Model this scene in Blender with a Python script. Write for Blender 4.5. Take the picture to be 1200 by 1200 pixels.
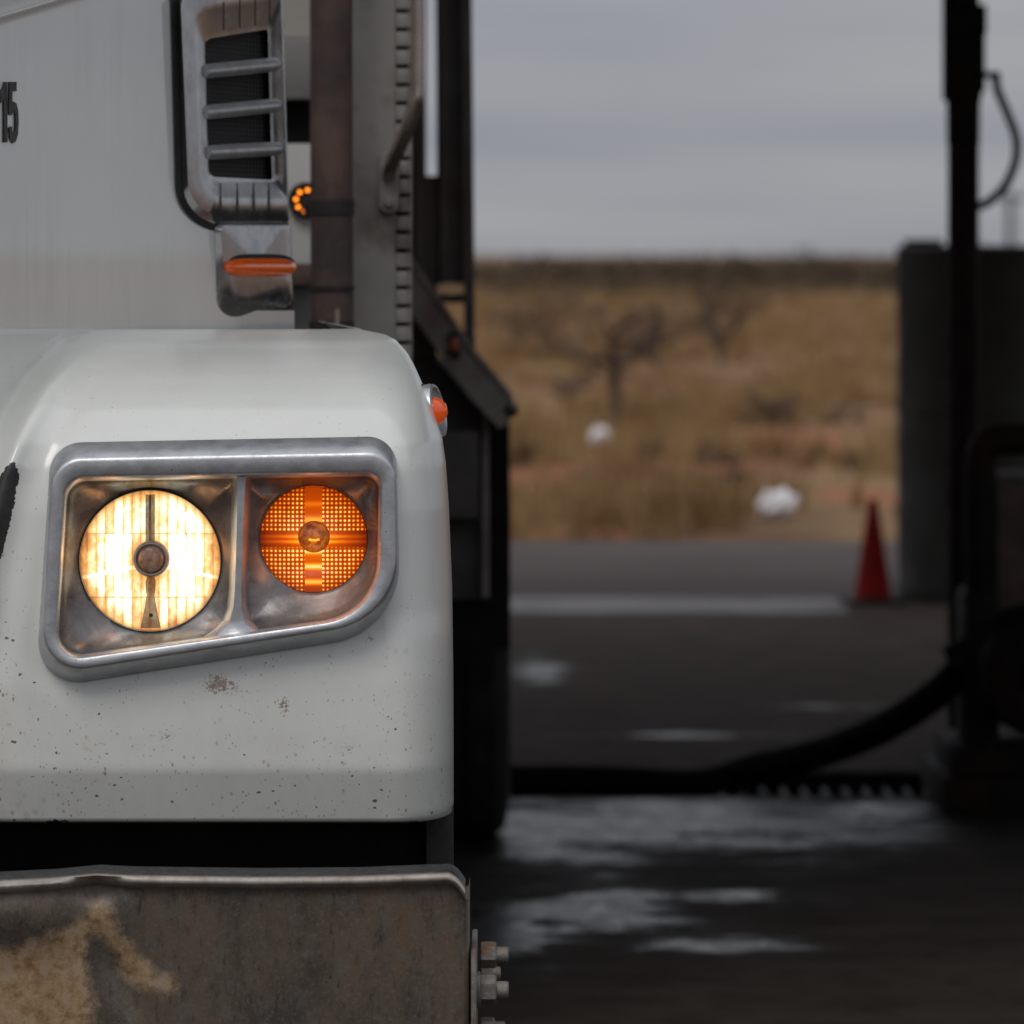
import bpy, bmesh, math, random
import numpy as np
from mathutils import Vector, Matrix
R = math.radians
random.seed(7); np.random.seed(7)
scene = bpy.context.scene
for o in list(bpy.data.objects): bpy.data.objects.remove(o)

# ------------------------------------------------------------------ camera
F, H, U0, V0 = 6480.0, 1.5, 600.0, 297.0     # focal length in photo pixels, eye height, horizon pixel
def W(u, v, d):                               # survey helper: photo measurement + distance -> metres
    return Vector(((u - U0) / F * d, d, H - (v - V0) / F * d))
def GZ(v): return F * H / (v - V0)            # distance of a ground point measured at row v
cam = bpy.data.cameras.new('camera'); camo = bpy.data.objects.new('camera', cam)
scene.collection.objects.link(camo); scene.camera = camo
camo.location = (0, 0, H); camo.rotation_euler = (R(90), 0, 0)
cam.sensor_width = 36; cam.sensor_fit = 'HORIZONTAL'; cam.lens = F / 1200 * 36
cam.shift_y = -(600 - V0) / 1200
cam.clip_start = 0.1; cam.clip_end = 6000
cam.dof.use_dof = True; cam.dof.focus_distance = 7.08; cam.dof.aperture_fstop = 7.4

# ------------------------------------------------------------------ world, sun, exposure
SUN_EL, SUN_AZ = 50, 200                      # azimuth measured from +Y clockwise: behind the camera, a little left
w = bpy.data.worlds.new('World'); scene.world = w; w.use_nodes = True
nt = w.node_tree; N = nt.nodes; L = nt.links
for n in list(N): N.remove(n)
def wn(t, **k):
    n = N.new(t)
    for a, b in k.items(): setattr(n, a, b)
    return n
out = wn('ShaderNodeOutputWorld'); bg = wn('ShaderNodeBackground'); bg.inputs['Strength'].default_value = 0.1
sky = wn('ShaderNodeTexSky', sky_type='NISHITA'); sky.sun_disc = False
sky.sun_elevation = R(SUN_EL); sky.sun_rotation = R(SUN_AZ); sky.dust_density = 3
tc = wn('ShaderNodeTexCoord'); sep = wn('ShaderNodeSeparateXYZ'); L.new(tc.outputs['Generated'], sep.inputs[0])
mp = wn('ShaderNodeMapping'); mp.inputs['Scale'].default_value = (5, 5, 62); L.new(tc.outputs['Generated'], mp.inputs[0])
nz = wn('ShaderNodeTexNoise'); nz.inputs['Scale'].default_value = 1.0; nz.inputs['Detail'].default_value = 4; nz.inputs['Roughness'].default_value = .5
L.new(mp.outputs[0], nz.inputs['Vector'])
rp = wn('ShaderNodeValToRGB'); rp.color_ramp.elements[0].position = .32; rp.color_ramp.elements[1].position = .68
rp.color_ramp.elements[0].color = (.262, .278, .322, 1); rp.color_ramp.elements[1].color = (.375, .376, .395, 1)
L.new(nz.outputs['Fac'], rp.inputs[0])
mr = wn('ShaderNodeMapRange'); mr.inputs['From Min'].default_value = 0; mr.inputs['From Max'].default_value = 1
mr.inputs['To Min'].default_value = 10.0; mr.inputs['To Max'].default_value = 26.0; L.new(sep.outputs['Z'], mr.inputs['Value'])
ml = wn('ShaderNodeVectorMath', operation='SCALE'); L.new(rp.outputs[0], ml.inputs[0]); L.new(mr.outputs[0], ml.inputs['Scale'])
mx = wn('ShaderNodeMix', data_type='RGBA'); mx.inputs['Factor'].default_value = 0.92
L.new(sky.outputs[0], mx.inputs['A']); L.new(ml.outputs[0], mx.inputs['B'])
L.new(mx.outputs['Result'], bg.inputs['Color']); L.new(bg.outputs[0], out.inputs[0])
sl = bpy.data.lights.new('sun', 'SUN'); so = bpy.data.objects.new('sun', sl); scene.collection.objects.link(so)
sl.energy = 1.0; sl.angle = R(25); sl.color = (1, .96, .9)
sd = Vector((math.sin(R(SUN_AZ)) * math.cos(R(SUN_EL)), math.cos(R(SUN_AZ)) * math.cos(R(SUN_EL)), math.sin(R(SUN_EL))))
so.rotation_euler = sd.to_track_quat('Z', 'Y').to_euler(); so.location = (0, -3, 12)
vs = scene.view_settings; vs.view_transform = 'Standard'; vs.look = 'None'; vs.exposure = 0.0; vs.gamma = 1.0; vs.use_curve_mapping = False
scene.cycles.use_denoising = True
scene.cycles.sample_clamp_indirect = 6
scene.render.film_transparent = False

# ------------------------------------------------------------------ material helpers
class MB:
    def __init__(s, name):
        s.m = bpy.data.materials.new(name); s.m.use_nodes = True; s.t = s.m.node_tree
        s.b = s.t.nodes['Principled BSDF']; s.out = s.t.nodes['Material Output']
        s._co = None
    def n(s, t, **k):
        x = s.t.nodes.new(t)
        for a, b in k.items(): setattr(x, a, b)
        return x
    def link(s, a, b): s.t.links.new(a, b)
    def set(s, **k):
        for a, v in k.items():
            i = s.b.inputs[a.replace('_', ' ')]
            if hasattr(v, 'is_linked'): s.link(v, i)
            else: i.default_value = (*v, 1) if isinstance(v, tuple) and len(v) == 3 and i.type == 'RGBA' else v
        return s
    def co(s):
        if s._co is None: s._co = s.n('ShaderNodeTexCoord').outputs['Object']
        return s._co
    def noise(s, scale, detail=4, rough=.55, stretch=(1, 1, 1), dist=0, color=False):
        m = s.n('ShaderNodeMapping'); m.inputs['Scale'].default_value = stretch; s.link(s.co(), m.inputs[0])
        x = s.n('ShaderNodeTexNoise'); x.inputs['Scale'].default_value = scale; x.inputs['Detail'].default_value = detail
        x.inputs['Roughness'].default_value = rough; x.inputs['Distortion'].default_value = dist
        s.link(m.outputs[0], x.inputs['Vector']); return x.outputs['Color' if color else 'Fac']
    def vor(s, scale, stretch=(1, 1, 1), rnd=1):
        m = s.n('ShaderNodeMapping'); m.inputs['Scale'].default_value = stretch; s.link(s.co(), m.inputs[0])
        x = s.n('ShaderNodeTexVoronoi'); x.inputs['Scale'].default_value = scale; x.inputs['Randomness'].default_value = rnd
        s.link(m.outputs[0], x.inputs['Vector']); return x
    def ramp(s, fac, *stops):
        r = s.n('ShaderNodeValToRGB'); e = r.color_ramp.elements
        while len(e) > len(stops): e.remove(e[-1])
        while len(e) < len(stops): e.new(.5)
        for k, (p, c) in enumerate(stops):
            e[k].position = p; c = (c, c, c) if not isinstance(c, tuple) else c; e[k].color = (*c, 1)
        s.link(fac, r.inputs[0]); return r.outputs[0]
    def mix(s, fac, a, b):
        x = s.n('ShaderNodeMix', data_type='RGBA')
        for v, k in ((fac, 'Factor'), (a, 'A'), (b, 'B')):
            i = x.inputs[k] if k == 'Factor' else x.inputs[6 if k == 'A' else 7]
            if hasattr(v, 'is_linked'): s.link(v, i)
            else: i.default_value = v if k == 'Factor' else ((v, v, v, 1) if not isinstance(v, tuple) else (*v, 1))
        return x.outputs[2]
    def math(s, op, a, b=0.0, c=None, clamp=False):
        x = s.n('ShaderNodeMath', operation=op); x.use_clamp = clamp
        for k, v in enumerate((a, b) if c is None else (a, b, c)):
            if hasattr(v, 'is_linked'): s.link(v, x.inputs[k])
            else: x.inputs[k].default_value = v
        return x.outputs[0]
    def attr(s, name): return s.n('ShaderNodeAttribute', attribute_name=name).outputs['Fac']
    def bump(s, h, strength=.3, dist=.01):
        b = s.n('ShaderNodeBump'); b.inputs['Strength'].default_value = strength; b.inputs['Distance'].default_value = dist
        s.link(h, b.inputs['Height']); s.link(b.outputs[0], s.b.inputs['Normal']); return s

def simple(name, col, rough=.5, metal=0.0, var=.25, scale=30, bump=.1, bscale=None, dirt=None, spec=.5):
    m = MB(name); n = m.noise(scale, 5)
    lo = tuple(c * (1 - var) for c in col); hi = tuple(min(1, c * (1 + var)) for c in col)
    c = m.ramp(n, (.3, lo), (.7, hi))
    if dirt:
        d = m.ramp(m.noise(scale * .35, 6, .65), (.5, 0.0), (.66, 1.0)); c = m.mix(d, c, dirt)
    m.set(Base_Color=c, Metallic=metal, Roughness=m.ramp(m.noise(scale * 1.7, 4), (.3, max(.03, rough * .8)), (.7, min(1, rough * 1.2))))
    m.set(Specular_IOR_Level=spec)
    if bump: m.bump(m.noise(bscale or scale * 2, 4), bump, .004)
    return m.m

M = {}
# --- white truck paint: chips, grime specks and streaks
def paint(name, base, specks=True, rough=.22, streaks=False):
    m = MB(name)
    c = m.ramp(m.noise(3.5, 5, .6), (.3, tuple(x * .93 for x in base)), (.7, base))
    if specks:
        low = m.attr('low')                                            # road spray thrown up from below
        film = m.ramp(m.noise(14, 6, .7, (1, 1, .6)), (.35, 0.0), (.75, 1.0))
        c = m.mix(m.math('MULTIPLY', film, m.math('MULTIPLY_ADD', low, .2, .05)), c, (.36, .31, .25))
        for sc, th, col, base_th, pick, op, st in ((260, .34, (.24, .16, .10), .18, .50, .55, (1, 1, .7)), (170, .33, (.30, .20, .12), .16, .55, .45, (1, 1, .7)), (90, .33, (.42, .36, .28), .20, .55, .22, (1, 1, .8)),
                (150, .28, (.18, .08, .05), .08, .68, .7, (1.5, 1, .8)), (110, .26, (.04, .042, .045), .12, .68, .85, (1, 1, 1.3)), (48, .17, (.05, .053, .058), .05, .74, .85, (.8, 1, 1.4))):
            v = m.vor(sc, st); dst = m.math('ADD', v.outputs['Distance'], m.math('MULTIPLY_ADD', m.noise(sc * 4.2, 4, .7), .62, -.31))
            dens = m.ramp(m.noise(11 + sc * .05, 3), (.40, .2), (.64, 1.2))
            keep = m.math('MULTIPLY', m.math('MULTIPLY_ADD', low, th - base_th, base_th), dens)
            sp = m.n('ShaderNodeSeparateColor'); m.link(v.outputs['Color'], sp.inputs[0])
            keep = m.math('MULTIPLY_ADD', keep, m.ramp(sp.outputs[0], (pick, 0.0), (.99, 1.25)), -.045)
            c = m.mix(m.math('MULTIPLY', m.math('LESS_THAN', dst, keep), op), c, col)
        nn = m.math('MULTIPLY_ADD', m.noise(160, 4, .7), 9.0, -4.5)
        scr = m.math('GREATER_THAN', m.math('ADD', m.attr('scrape'), nn), 0.0)
        c = m.mix(scr, c, m.ramp(m.noise(120, 4), (.3, (.012, .012, .013)), (.7, (.03, .03, .03))))
        mud_or_sheen = m.math('GREATER_THAN', m.math('ADD', m.attr('mud_or_sheen'), m.math('MULTIPLY_ADD', m.noise(260, 5, .75), 60.0, -37.0)), 0.0)
        c = m.mix(m.math('MULTIPLY', mud_or_sheen, .8), c, m.ramp(m.noise(300, 3), (.35, (.12, .07, .035)), (.65, (.36, .25, .13))))
        m.set(Roughness=m.mix(scr, rough, .6))
    else: m.set(Roughness=rough)
    if streaks:
        st = m.math('MULTIPLY', m.ramp(m.noise(40, 6, .75, (1, 1, .06)), (.45, 0.0), (.75, 1.0)), m.ramp(m.noise(5, 3), (.4, 0.0), (.6, 1.0)))
        c = m.mix(m.math('MULTIPLY', st, .2), c, (.30, .295, .28))
        m.set(Roughness=m.math('MULTIPLY_ADD', st, .2, rough))
    m.set(Base_Color=c, Coat_Weight=1.0 if streaks else .25, Coat_Roughness=.03 if streaks else .12)
    m.bump(m.noise(90, 2), .025, .002)
    return m.m
M['paint'] = paint('white_fender_paint', (.70, .712, .675))
M['hood'] = paint('white_hood_paint', (.68, .688, .66), False, .3, True)
M['cabwhite'] = simple('white_cab_paint', (.50, .50, .48), .35, 0, .06, 8, .02)
M['cabbeige'] = simple('beige_cab_paint', (.42, .40, .36), .4, 0, .08, 8, .02)
M['cabgrey'] = simple('grey_cab_panel', (.20, .20, .19), .35, 0, .1, 8, .02)
M['dark'] = simple('dark_interior', (.010, .009, .009), .8, 0, .3, 20, .2, spec=.1)
M['rubber'] = simple('black_rubber', (.014, .014, .014), .6, 0, .3, 60, .2, spec=.3)
m = MB('cast_aluminium')
c = m.ramp(m.noise(34, 6, .65), (.26, (.40, .41, .43)), (.52, (.52, .53, .55)), (.80, (.62, .63, .65)))
pit = m.math('LESS_THAN', m.vor(130).outputs['Distance'], m.ramp(m.noise(20, 3), (.5, 0.0), (.7, .16)))
c = m.mix(m.math('MULTIPLY', pit, .6), c, (.06, .055, .05))
m.set(Base_Color=c, Metallic=.72, Roughness=m.ramp(m.noise(55, 5), (.3, .30), (.7, .46))); m.bump(m.noise(210, 4), .16, .0015); M['alu'] = m.m
m = MB('lamp_pocket_metal')
c = m.ramp(m.noise(24, 6, .7, (1, 1, 1), .6), (.25, (.10, .097, .097)), (.5, (.21, .205, .205)), (.75, (.34, .335, .335)))
m.set(Base_Color=c, Metallic=.45, Roughness=m.ramp(m.noise(40, 5), (.3, .22), (.7, .45))); m.bump(m.noise(120, 5, .6), .12, .002); M['pocket'] = m.m
m = MB('worn_chrome')
c = m.ramp(m.noise(18, 6, .7), (.3, (.36, .36, .365)), (.55, (.48, .485, .495)), (.8, (.56, .565, .58)))
m.set(Base_Color=c, Metallic=.95, Roughness=m.ramp(m.noise(35, 5), (.3, .14), (.7, .30))); m.bump(m.noise(90, 3), .05, .002); M['chrome'] = m.m
m = MB('intake_screen')
v = m.vor(150, (1.6, .5, 1), .0)
c = m.ramp(v.outputs['Distance'], (.30, (.002, .002, .002)), (.46, (.05, .05, .05)))
m.set(Base_Color=c, Roughness=.8, Specular_IOR_Level=.1); M['screen'] = m.m
# dirty bumper
m = MB('grimy_bumper_steel')
n1 = m.noise(9, 7, .68, (1, 1, .45), .4); n2 = m.noise(46, 6, .7); n3 = m.noise(22, 6, .75, (1, 1, .3))
c = m.ramp(n1, (.30, (.050, .048, .045)), (.44, (.095, .077, .062)), (.58, (.145, .112, .084)), (.74, (.18, .108, .060)))
c = m.mix(m.ramp(n2, (.48, 0.0), (.72, .7)), c, (.155, .145, .13))
c = m.mix(m.ramp(m.noise(210, 5, .75), (.52, 0.0), (.74, .65)), c, (.24, .22, .19))
c = m.mix(m.ramp(m.noise(130, 5, .75, (1, 1, .25)), (.54, 0.0), (.72, .7)), c, (.030, .024, .020))
sheenv = m.math('ADD', m.attr('mud_or_sheen'), m.math('MULTIPLY_ADD', m.noise(30, 8, .8), 44.0, -22.0))
mm = m.ramp(m.math('MULTIPLY_ADD', sheenv, .038, .45, clamp=True), (.2, 0.0), (.8, 1.0))
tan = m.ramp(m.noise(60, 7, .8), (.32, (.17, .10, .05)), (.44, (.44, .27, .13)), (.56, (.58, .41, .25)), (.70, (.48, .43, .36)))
c = m.mix(m.math('MULTIPLY', mm, .8), c, tan)  # tan patch: warm reflection in the lit dent, painted into the colour
c = m.mix(m.ramp(m.attr('edge'), (.1, 0.0), (.7, 1.0)), c, m.ramp(m.noise(40, 5, .7, (1, 1, .3)), (.3, (.24, .19, .15)), (.65, (.42, .385, .345))))
c = m.mix(m.attr('flange'), c, m.ramp(m.noise(160, 4, .8), (.5, (.012, .012, .013)), (.72, (.11, .11, .11))))
ch = m.math('LESS_THAN', m.vor(75).outputs['Distance'], m.ramp(m.noise(16, 3), (.5, 0.02), (.72, .16)))
c = m.mix(m.math('MULTIPLY', ch, .6), c, (.03, .022, .018))
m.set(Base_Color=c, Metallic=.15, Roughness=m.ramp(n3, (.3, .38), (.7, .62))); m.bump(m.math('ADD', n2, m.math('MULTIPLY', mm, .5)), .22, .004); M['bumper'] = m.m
M['nut'] = simple('rusty_zinc', (.19, .175, .155), .6, .35, .25, 60, .35, 160, (.20, .10, .045))
M['exhaust'] = simple('rusted_exhaust', (.09, .056, .046), .8, .1, .35, 14, .25, 60, (.045, .036, .034))
M['clamp'] = simple('dark_clamp_steel', (.028, .024, .022), .6, .4, .3, 30, .2)
M['fairing'] = simple('dull_grey_panel', (.29, .275, .25), .5, .1, .15, 10, .08, 60, (.11, .09, .075))
M['tube'] = simple('polished_grab_tube', (.42, .36, .32), .28, .9, .15, 20, .05)
M['trailer'] = simple('dark_trailer_steel', (.075, .066, .058), .7, .1, .35, 7, .2, 40, (.075, .05, .035))
M['beam'] = simple('dusty_fender_steel', (.22, .19, .175), .65, .1, .25, 9, .2, 40, (.12, .07, .05))
M['tyre'] = simple('tyre_rubber', (.016, .015, .014), .8, 0, .3, 30, .3, 60, (.03, .026, .02), .2)
M['black'] = simple('black_painted_steel', (.007, .0062, .0055), .7, 0, .4, 14, .2, 50, (.018, .009, .005), .12)
M['redblack'] = simple('oxide_black_pipe', (.014, .006, .005), .7, 0, .4, 10, .2, 40, (.008, .006, .006), .12)
M['bin'] = simple('dark_grey_bin_steel', (.040, .037, .031), .75, 0, .25, 4, .15, 40, (.04, .03, .022), .25)
M['hose'] = simple('black_hose_rubber', (.005, .005, .0045), .75, 0, .3, 25, .2, 60, None, .08)
M['cable'] = simple('grey_cable_rubber', (.20, .235, .245), .6, 0, .15, 25, .05)
m = MB('cone_plastic'); m.set(Base_Color=m.ramp(m.noise(9, 5), (.3, (.19, .006, .004)), (.7, (.29, .010, .006))), Roughness=.7, Specular_IOR_Level=.15, Subsurface_Weight=.0); M['cone'] = m.m
M['bag'] = simple('white_plastic_bag', (.68, .66, .66), .5, 0, .06, 12, .2)
M['canopy'] = simple('shade_canopy_steel', (.05, .048, .045), .75, 0, .25, 3, .1, 20)
M['number'] = simple('black_vinyl', (.012, .012, .013), .45, 0, .3, 60, .05)

def emit(name, col, strength, base=(.2, .05, .01), rough=.15):
    m = MB(name); m.set(Base_Color=base, Emission_Color=col, Emission_Strength=strength, Roughness=rough); return m.m
M['led'] = emit('amber_led', (1, .25, .012), 2.6)
M['ledcap'] = emit('amber_led_small', (1, .26, .02), 1.1)
m = MB('amber_lens'); m.set(Base_Color=m.ramp(m.noise(70, 3), (.3, (.17, .02, .004)), (.7, (.34, .055, .008))), Roughness=.12, Coat_Weight=.6, Coat_Roughness=.08,
      Emission_Color=(1, .15, .01), Emission_Strength=.16); M['amber'] = m.m
m = MB('orange_lens'); m.set(Base_Color=(.45, .045, .01), Roughness=.15, Coat_Weight=.5, Emission_Color=(1, .15, .02), Emission_Strength=.25); M['orange'] = m.m
m = MB('red_orange_lens'); m.set(Base_Color=(.42, .07, .03), Roughness=.3); M['redlens'] = m.m
# clear cover glass: mostly transparent with a fresnel sheen
m = MB('clear_cover_glass'); tr = m.n('ShaderNodeBsdfTransparent'); gl = m.n('ShaderNodeBsdfGlossy'); gl.inputs['Roughness'].default_value = .06
fr = m.n('ShaderNodeFresnel'); fr.inputs['IOR'].default_value = 1.45; ms = m.n('ShaderNodeMixShader')
m.link(fr.outputs[0], ms.inputs[0]); m.link(tr.outputs[0], ms.inputs[1]); m.link(gl.outputs[0], ms.inputs[2]); m.link(ms.outputs[0], m.out.inputs[0]); M['glass'] = m.m

PX = 6.97 / F                                                           # metres per photo pixel at the lamps
# lit headlamp reflector: fluted bands of hot filament image
m = MB('lit_headlamp_optics'); s = m.n('ShaderNodeSeparateXYZ'); m.link(m.co(), s.inputs[0])
X = m.math('DIVIDE', s.outputs['X'], PX); Z = m.math('DIVIDE', s.outputs['Z'], PX)      # in mm-like units
ax = m.math('ABSOLUTE', X)
vline = m.math('MULTIPLY_ADD', ax, -.20, 0.0)                                            # the kinked joint that falls to both sides
b1 = m.math('GREATER_THAN', Z, 32.0); b2 = m.math('GREATER_THAN', Z, m.math('ADD', vline, -5.0)); b3 = m.math('GREATER_THAN', Z, -43.0)
band = m.math('ADD', m.math('ADD', b1, b2), b3)
col_i = m.math('FLOOR', m.math('DIVIDE', X, 10.6))
wn_ = m.n('ShaderNodeTexWhiteNoise', noise_dimensions='2D'); cv = m.n('ShaderNodeCombineXYZ'); m.link(col_i, cv.inputs[0]); m.link(band, cv.inputs[1]); m.link(cv.outputs[0], wn_.inputs['Vector'])
frac = m.math('FRACT', m.math('DIVIDE', X, 10.6))
flute = m.math('SINE', m.math('MULTIPLY', frac, math.pi))
grad = m.math('SUBTRACT', 1.0, m.math('MULTIPLY', m.math('ABSOLUTE', m.math('SUBTRACT', ax, 40.0)), .012))
heat = m.math('MULTIPLY_ADD', wn_.outputs[0], .62, m.math('MULTIPLY_ADD', flute, .32, .34))
heat = m.math('MULTIPLY', heat, grad)
heat = m.math('ADD', heat, m.math('MULTIPLY_ADD', m.noise(60, 6, .75, (1, 1, .55)), 1.9, -.83))
heat = m.math('SUBTRACT', heat, m.math('MULTIPLY', m.math('SUBTRACT', 1.0, b3), .12))
edge = m.math('LESS_THAN', m.math('ABSOLUTE', m.math('SUBTRACT', frac, .5)), .45)
heat = m.math('MULTIPLY', heat, m.math('MULTIPLY_ADD', edge, .22, .78))
for lv in (32.0, -43.0):
    ln = m.math('GREATER_THAN', m.math('ABSOLUTE', m.math('SUBTRACT', Z, lv)), .9); heat = m.math('MULTIPLY', heat, m.math('MULTIPLY_ADD', ln, .35, .65))
core = m.math('MULTIPLY', m.math('LESS_THAN', m.math('ABSOLUTE', m.math('SUBTRACT', Z, m.math('ADD', vline, -4.0))), 2.2), .45)
heat = m.math('ADD', heat, core)
rr = m.math('SQRT', m.math('ADD', m.math('POWER', X, 2.0), m.math('POWER', Z, 2.0)))
heat = m.math('MULTIPLY', heat, m.ramp(m.math('DIVIDE', rr, 84.0), (.22, .5), (.42, 1.0), (.80, 1.0), (.93, .62), (.99, .28)))
colr = m.ramp(heat, (0.05, (.26, .075, .012)), (.26, (.75, .30, .06)), (.46, (1, .58, .19)), (.68, (1, .80, .43)), (.90, (1, .96, .80)))
strg = m.ramp(heat, (0.0, .6), (.5, .72), (.85, 1.0))
m.set(Base_Color=(.3, .25, .18), Roughness=.2, Emission_Color=colr, Emission_Strength=m.math('MULTIPLY', strg, 1.5)); M['headlit'] = m.m
# lit amber indicator: pillow-optic grid with smooth cross arms
m = MB('lit_amber_optics'); s = m.n('ShaderNodeSeparateXYZ'); m.link(m.co(), s.inputs[0])
X = m.math('DIVIDE', s.outputs['X'], PX); Z = m.math('DIVIDE', s.outputs['Z'], PX); ax = m.math('ABSOLUTE', X); az = m.math('ABSOLUTE', Z)
px_ = m.math('SINE', m.math('MULTIPLY', X, math.pi * 2 / 5.1)); pz_ = m.math('SINE', m.math('MULTIPLY', Z, math.pi * 2 / 5.1))
dots = m.math('MULTIPLY', m.math('MULTIPLY_ADD', px_, .5, .5), m.math('MULTIPLY_ADD', pz_, .5, .5))
dots = m.math('POWER', dots, 1.3)
lum = m.math('MULTIPLY_ADD', Z, -.0042, .62)
hv = m.math('MULTIPLY', m.math('MULTIPLY_ADD', dots, 1.0, .14), m.math('MULTIPLY_ADD', m.noise(75, 5, .7), 2.0, m.math('ADD', lum, -.45))); 
arm_v = m.math('LESS_THAN', ax, 10.0); arm_h = m.math('LESS_THAN', az, 10.0)
stv = m.math('POWER', m.math('MULTIPLY_ADD', m.math('SINE', m.math('MULTIPLY', Z, .34)), .5, .5), 3.0)
sth = m.math('POWER', m.math('MULTIPLY_ADD', m.math('SINE', m.math('MULTIPLY', az, .52)), .5, .5), 3.0)
fall = m.math('MULTIPLY_ADD', ax, -.011, .95)
va = m.math('MULTIPLY_ADD', stv, m.math('MULTIPLY_ADD', Z, -.006, .42), .26); ha = m.math('MULTIPLY', m.math('MULTIPLY_ADD', sth, .42, .30), fall)
hv = m.mix(arm_v, hv, va); hv = m.mix(arm_h, hv, ha)
rr = m.math('SQRT', m.math('ADD', m.math('POWER', X, 2.0), m.math('POWER', Z, 2.0)))
hv = m.math('MULTIPLY', hv, m.ramp(m.math('DIVIDE', rr, 62.0), (.2, 1.55), (.50, 1.12), (.85, .80), (.99, .5)))
colr = m.ramp(hv, (.05, (.13, .010, .0005)), (.30, (.60, .075, .001)), (.56, (1, .25, .004)), (.78, (1, .50, .035)), (1, (1, .85, .30)))
m.set(Base_Color=(.12, .012, .001), Roughness=.6, Specular_IOR_Level=.1, Emission_Color=colr, Emission_Strength=1.15); M['amberlit'] = m.m
m = MB('amber_bulb_glass'); m.set(Base_Color=(.12, .02, .006), Roughness=.12, Coat_Weight=.3,
      Emission_Color=m.ramp(m.noise(120, 4), (.35, (.22, .025, .002)), (.7, (.9, .25, .02))), Emission_Strength=.55); M['amberbulb'] = m.m
m = MB('hot_bulb_cap'); m.set(Base_Color=m.ramp(m.noise(120, 5), (.3, (.17, .10, .065)), (.7, (.48, .33, .23))), Metallic=.1, Roughness=.35); M['bulbcap'] = m.m
m = MB('smoked_shield_strip'); tr = m.n('ShaderNodeBsdfTransparent'); df = m.n('ShaderNodeBsdfDiffuse'); ms = m.n('ShaderNodeMixShader')
m.link(m.ramp(m.noise(90, 4), (.3, (.14, .09, .065)), (.7, (.32, .23, .17))), df.inputs[0]); m.link(m.ramp(m.noise(70, 4), (.3, .42), (.7, .66)), ms.inputs[0]); m.link(tr.outputs[0], ms.inputs[1]); m.link(df.outputs[0], ms.inputs[2]); m.link(ms.outputs[0], m.out.inputs[0]); M['shield'] = m.m

# ------------------------------------------------------------------ mesh helpers
COL = scene.collection
def obj(name, verts, faces, mat, parent=None, origin=None, smooth=True, sharp=40):
    o0 = Vector(origin) if origin is not None else Vector((0, 0, 0))
    me = bpy.data.meshes.new(name); me.from_pydata([tuple(Vector(v) - o0) for v in verts], [], faces); me.update()
    bm = bmesh.new(); bm.from_mesh(me); bmesh.ops.recalc_face_normals(bm, faces=bm.faces); bm.to_mesh(me); bm.free()
    if smooth:
        me.shade_smooth()
        if sharp: me.set_sharp_from_angle(angle=R(sharp))
    me.materials.append(M[mat] if isinstance(mat, str) else mat)
    o = bpy.data.objects.new(name, me); COL.objects.link(o); o.location = o0
    return o
BASE = {}
_old_obj = obj
def obj(name, verts, faces, mat, parent=None, **k):
    o = _old_obj(name, verts, faces, mat, None, **k); BASE[o.name] = Vector(o.location)
    if parent: o.parent = parent; o.matrix_parent_inverse = Matrix.Translation(-BASE[parent.name])
    return o
def thing(name, label, cat, loc, group=None):
    o = bpy.data.objects.new(name, None); COL.objects.link(o); o.location = loc; o.empty_display_size = .2; BASE[o.name] = Vector(loc)
    return tag(o, label, cat, group)
def tag(o, label, cat, group=None, kind=None):
    o['label'] = label; o['category'] = cat
    if group: o['group'] = group
    if kind: o['kind'] = kind
    return o
def struct(o, label=None):
    o['kind'] = 'structure'
    if label: o['label'] = label
    return o

def loft(loops, closed=True, cap0=False, cap1=False):
    n = len(loops[0]); V = [p for l in loops for p in l]; Fc = []
    for i in range(len(loops) - 1):
        for j in range(n if closed else n - 1):
            k = (j + 1) % n
            Fc.append((i * n + j, i * n + k, (i + 1) * n + k, (i + 1) * n + j))
    if cap0: Fc.append(tuple(range(n)))
    if cap1: Fc.append(tuple(range((len(loops) - 1) * n, len(loops) * n)))
    return V, Fc
def rpoly(corners, k=10, m=14):
    """rounded polygon; corners (u, v, r) clockwise on the photo; same topology for equal corner counts"""
    n = len(corners); out = []; arcs = []
    for i in range(n):
        p = np.array(corners[i][:2], float); a = np.array(corners[i - 1][:2], float); b = np.array(corners[(i + 1) % n][:2], float); r = corners[i][2]
        da = (a - p) / np.linalg.norm(a - p); db = (b - p) / np.linalg.norm(b - p)
        half = math.acos(np.clip(da @ db, -1, 1)) / 2; t = r / math.tan(half)
        t = min(t, .48 * np.linalg.norm(a - p), .48 * np.linalg.norm(b - p)); r = t * math.tan(half)
        s0, s1 = p + da * t, p + db * t; c = p + (da + db) / np.linalg.norm(da + db) * (r / math.sin(half))
        a0 = math.atan2(*(s0 - c)[::-1]); a1 = math.atan2(*(s1 - c)[::-1]); dlt = (a1 - a0 + math.pi) % (2 * math.pi) - math.pi
        arcs.append([(c[0] + r * math.cos(a0 + dlt * q / k), c[1] + r * math.sin(a0 + dlt * q / k)) for q in range(k + 1)])
    for i in range(n):
        out += arcs[i]; e0 = np.array(arcs[i][-1]); e1 = np.array(arcs[(i + 1) % n][0])
        out += [tuple(e0 + (e1 - e0) * q / (m + 1)) for q in range(1, m + 1)]
    return out
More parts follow.
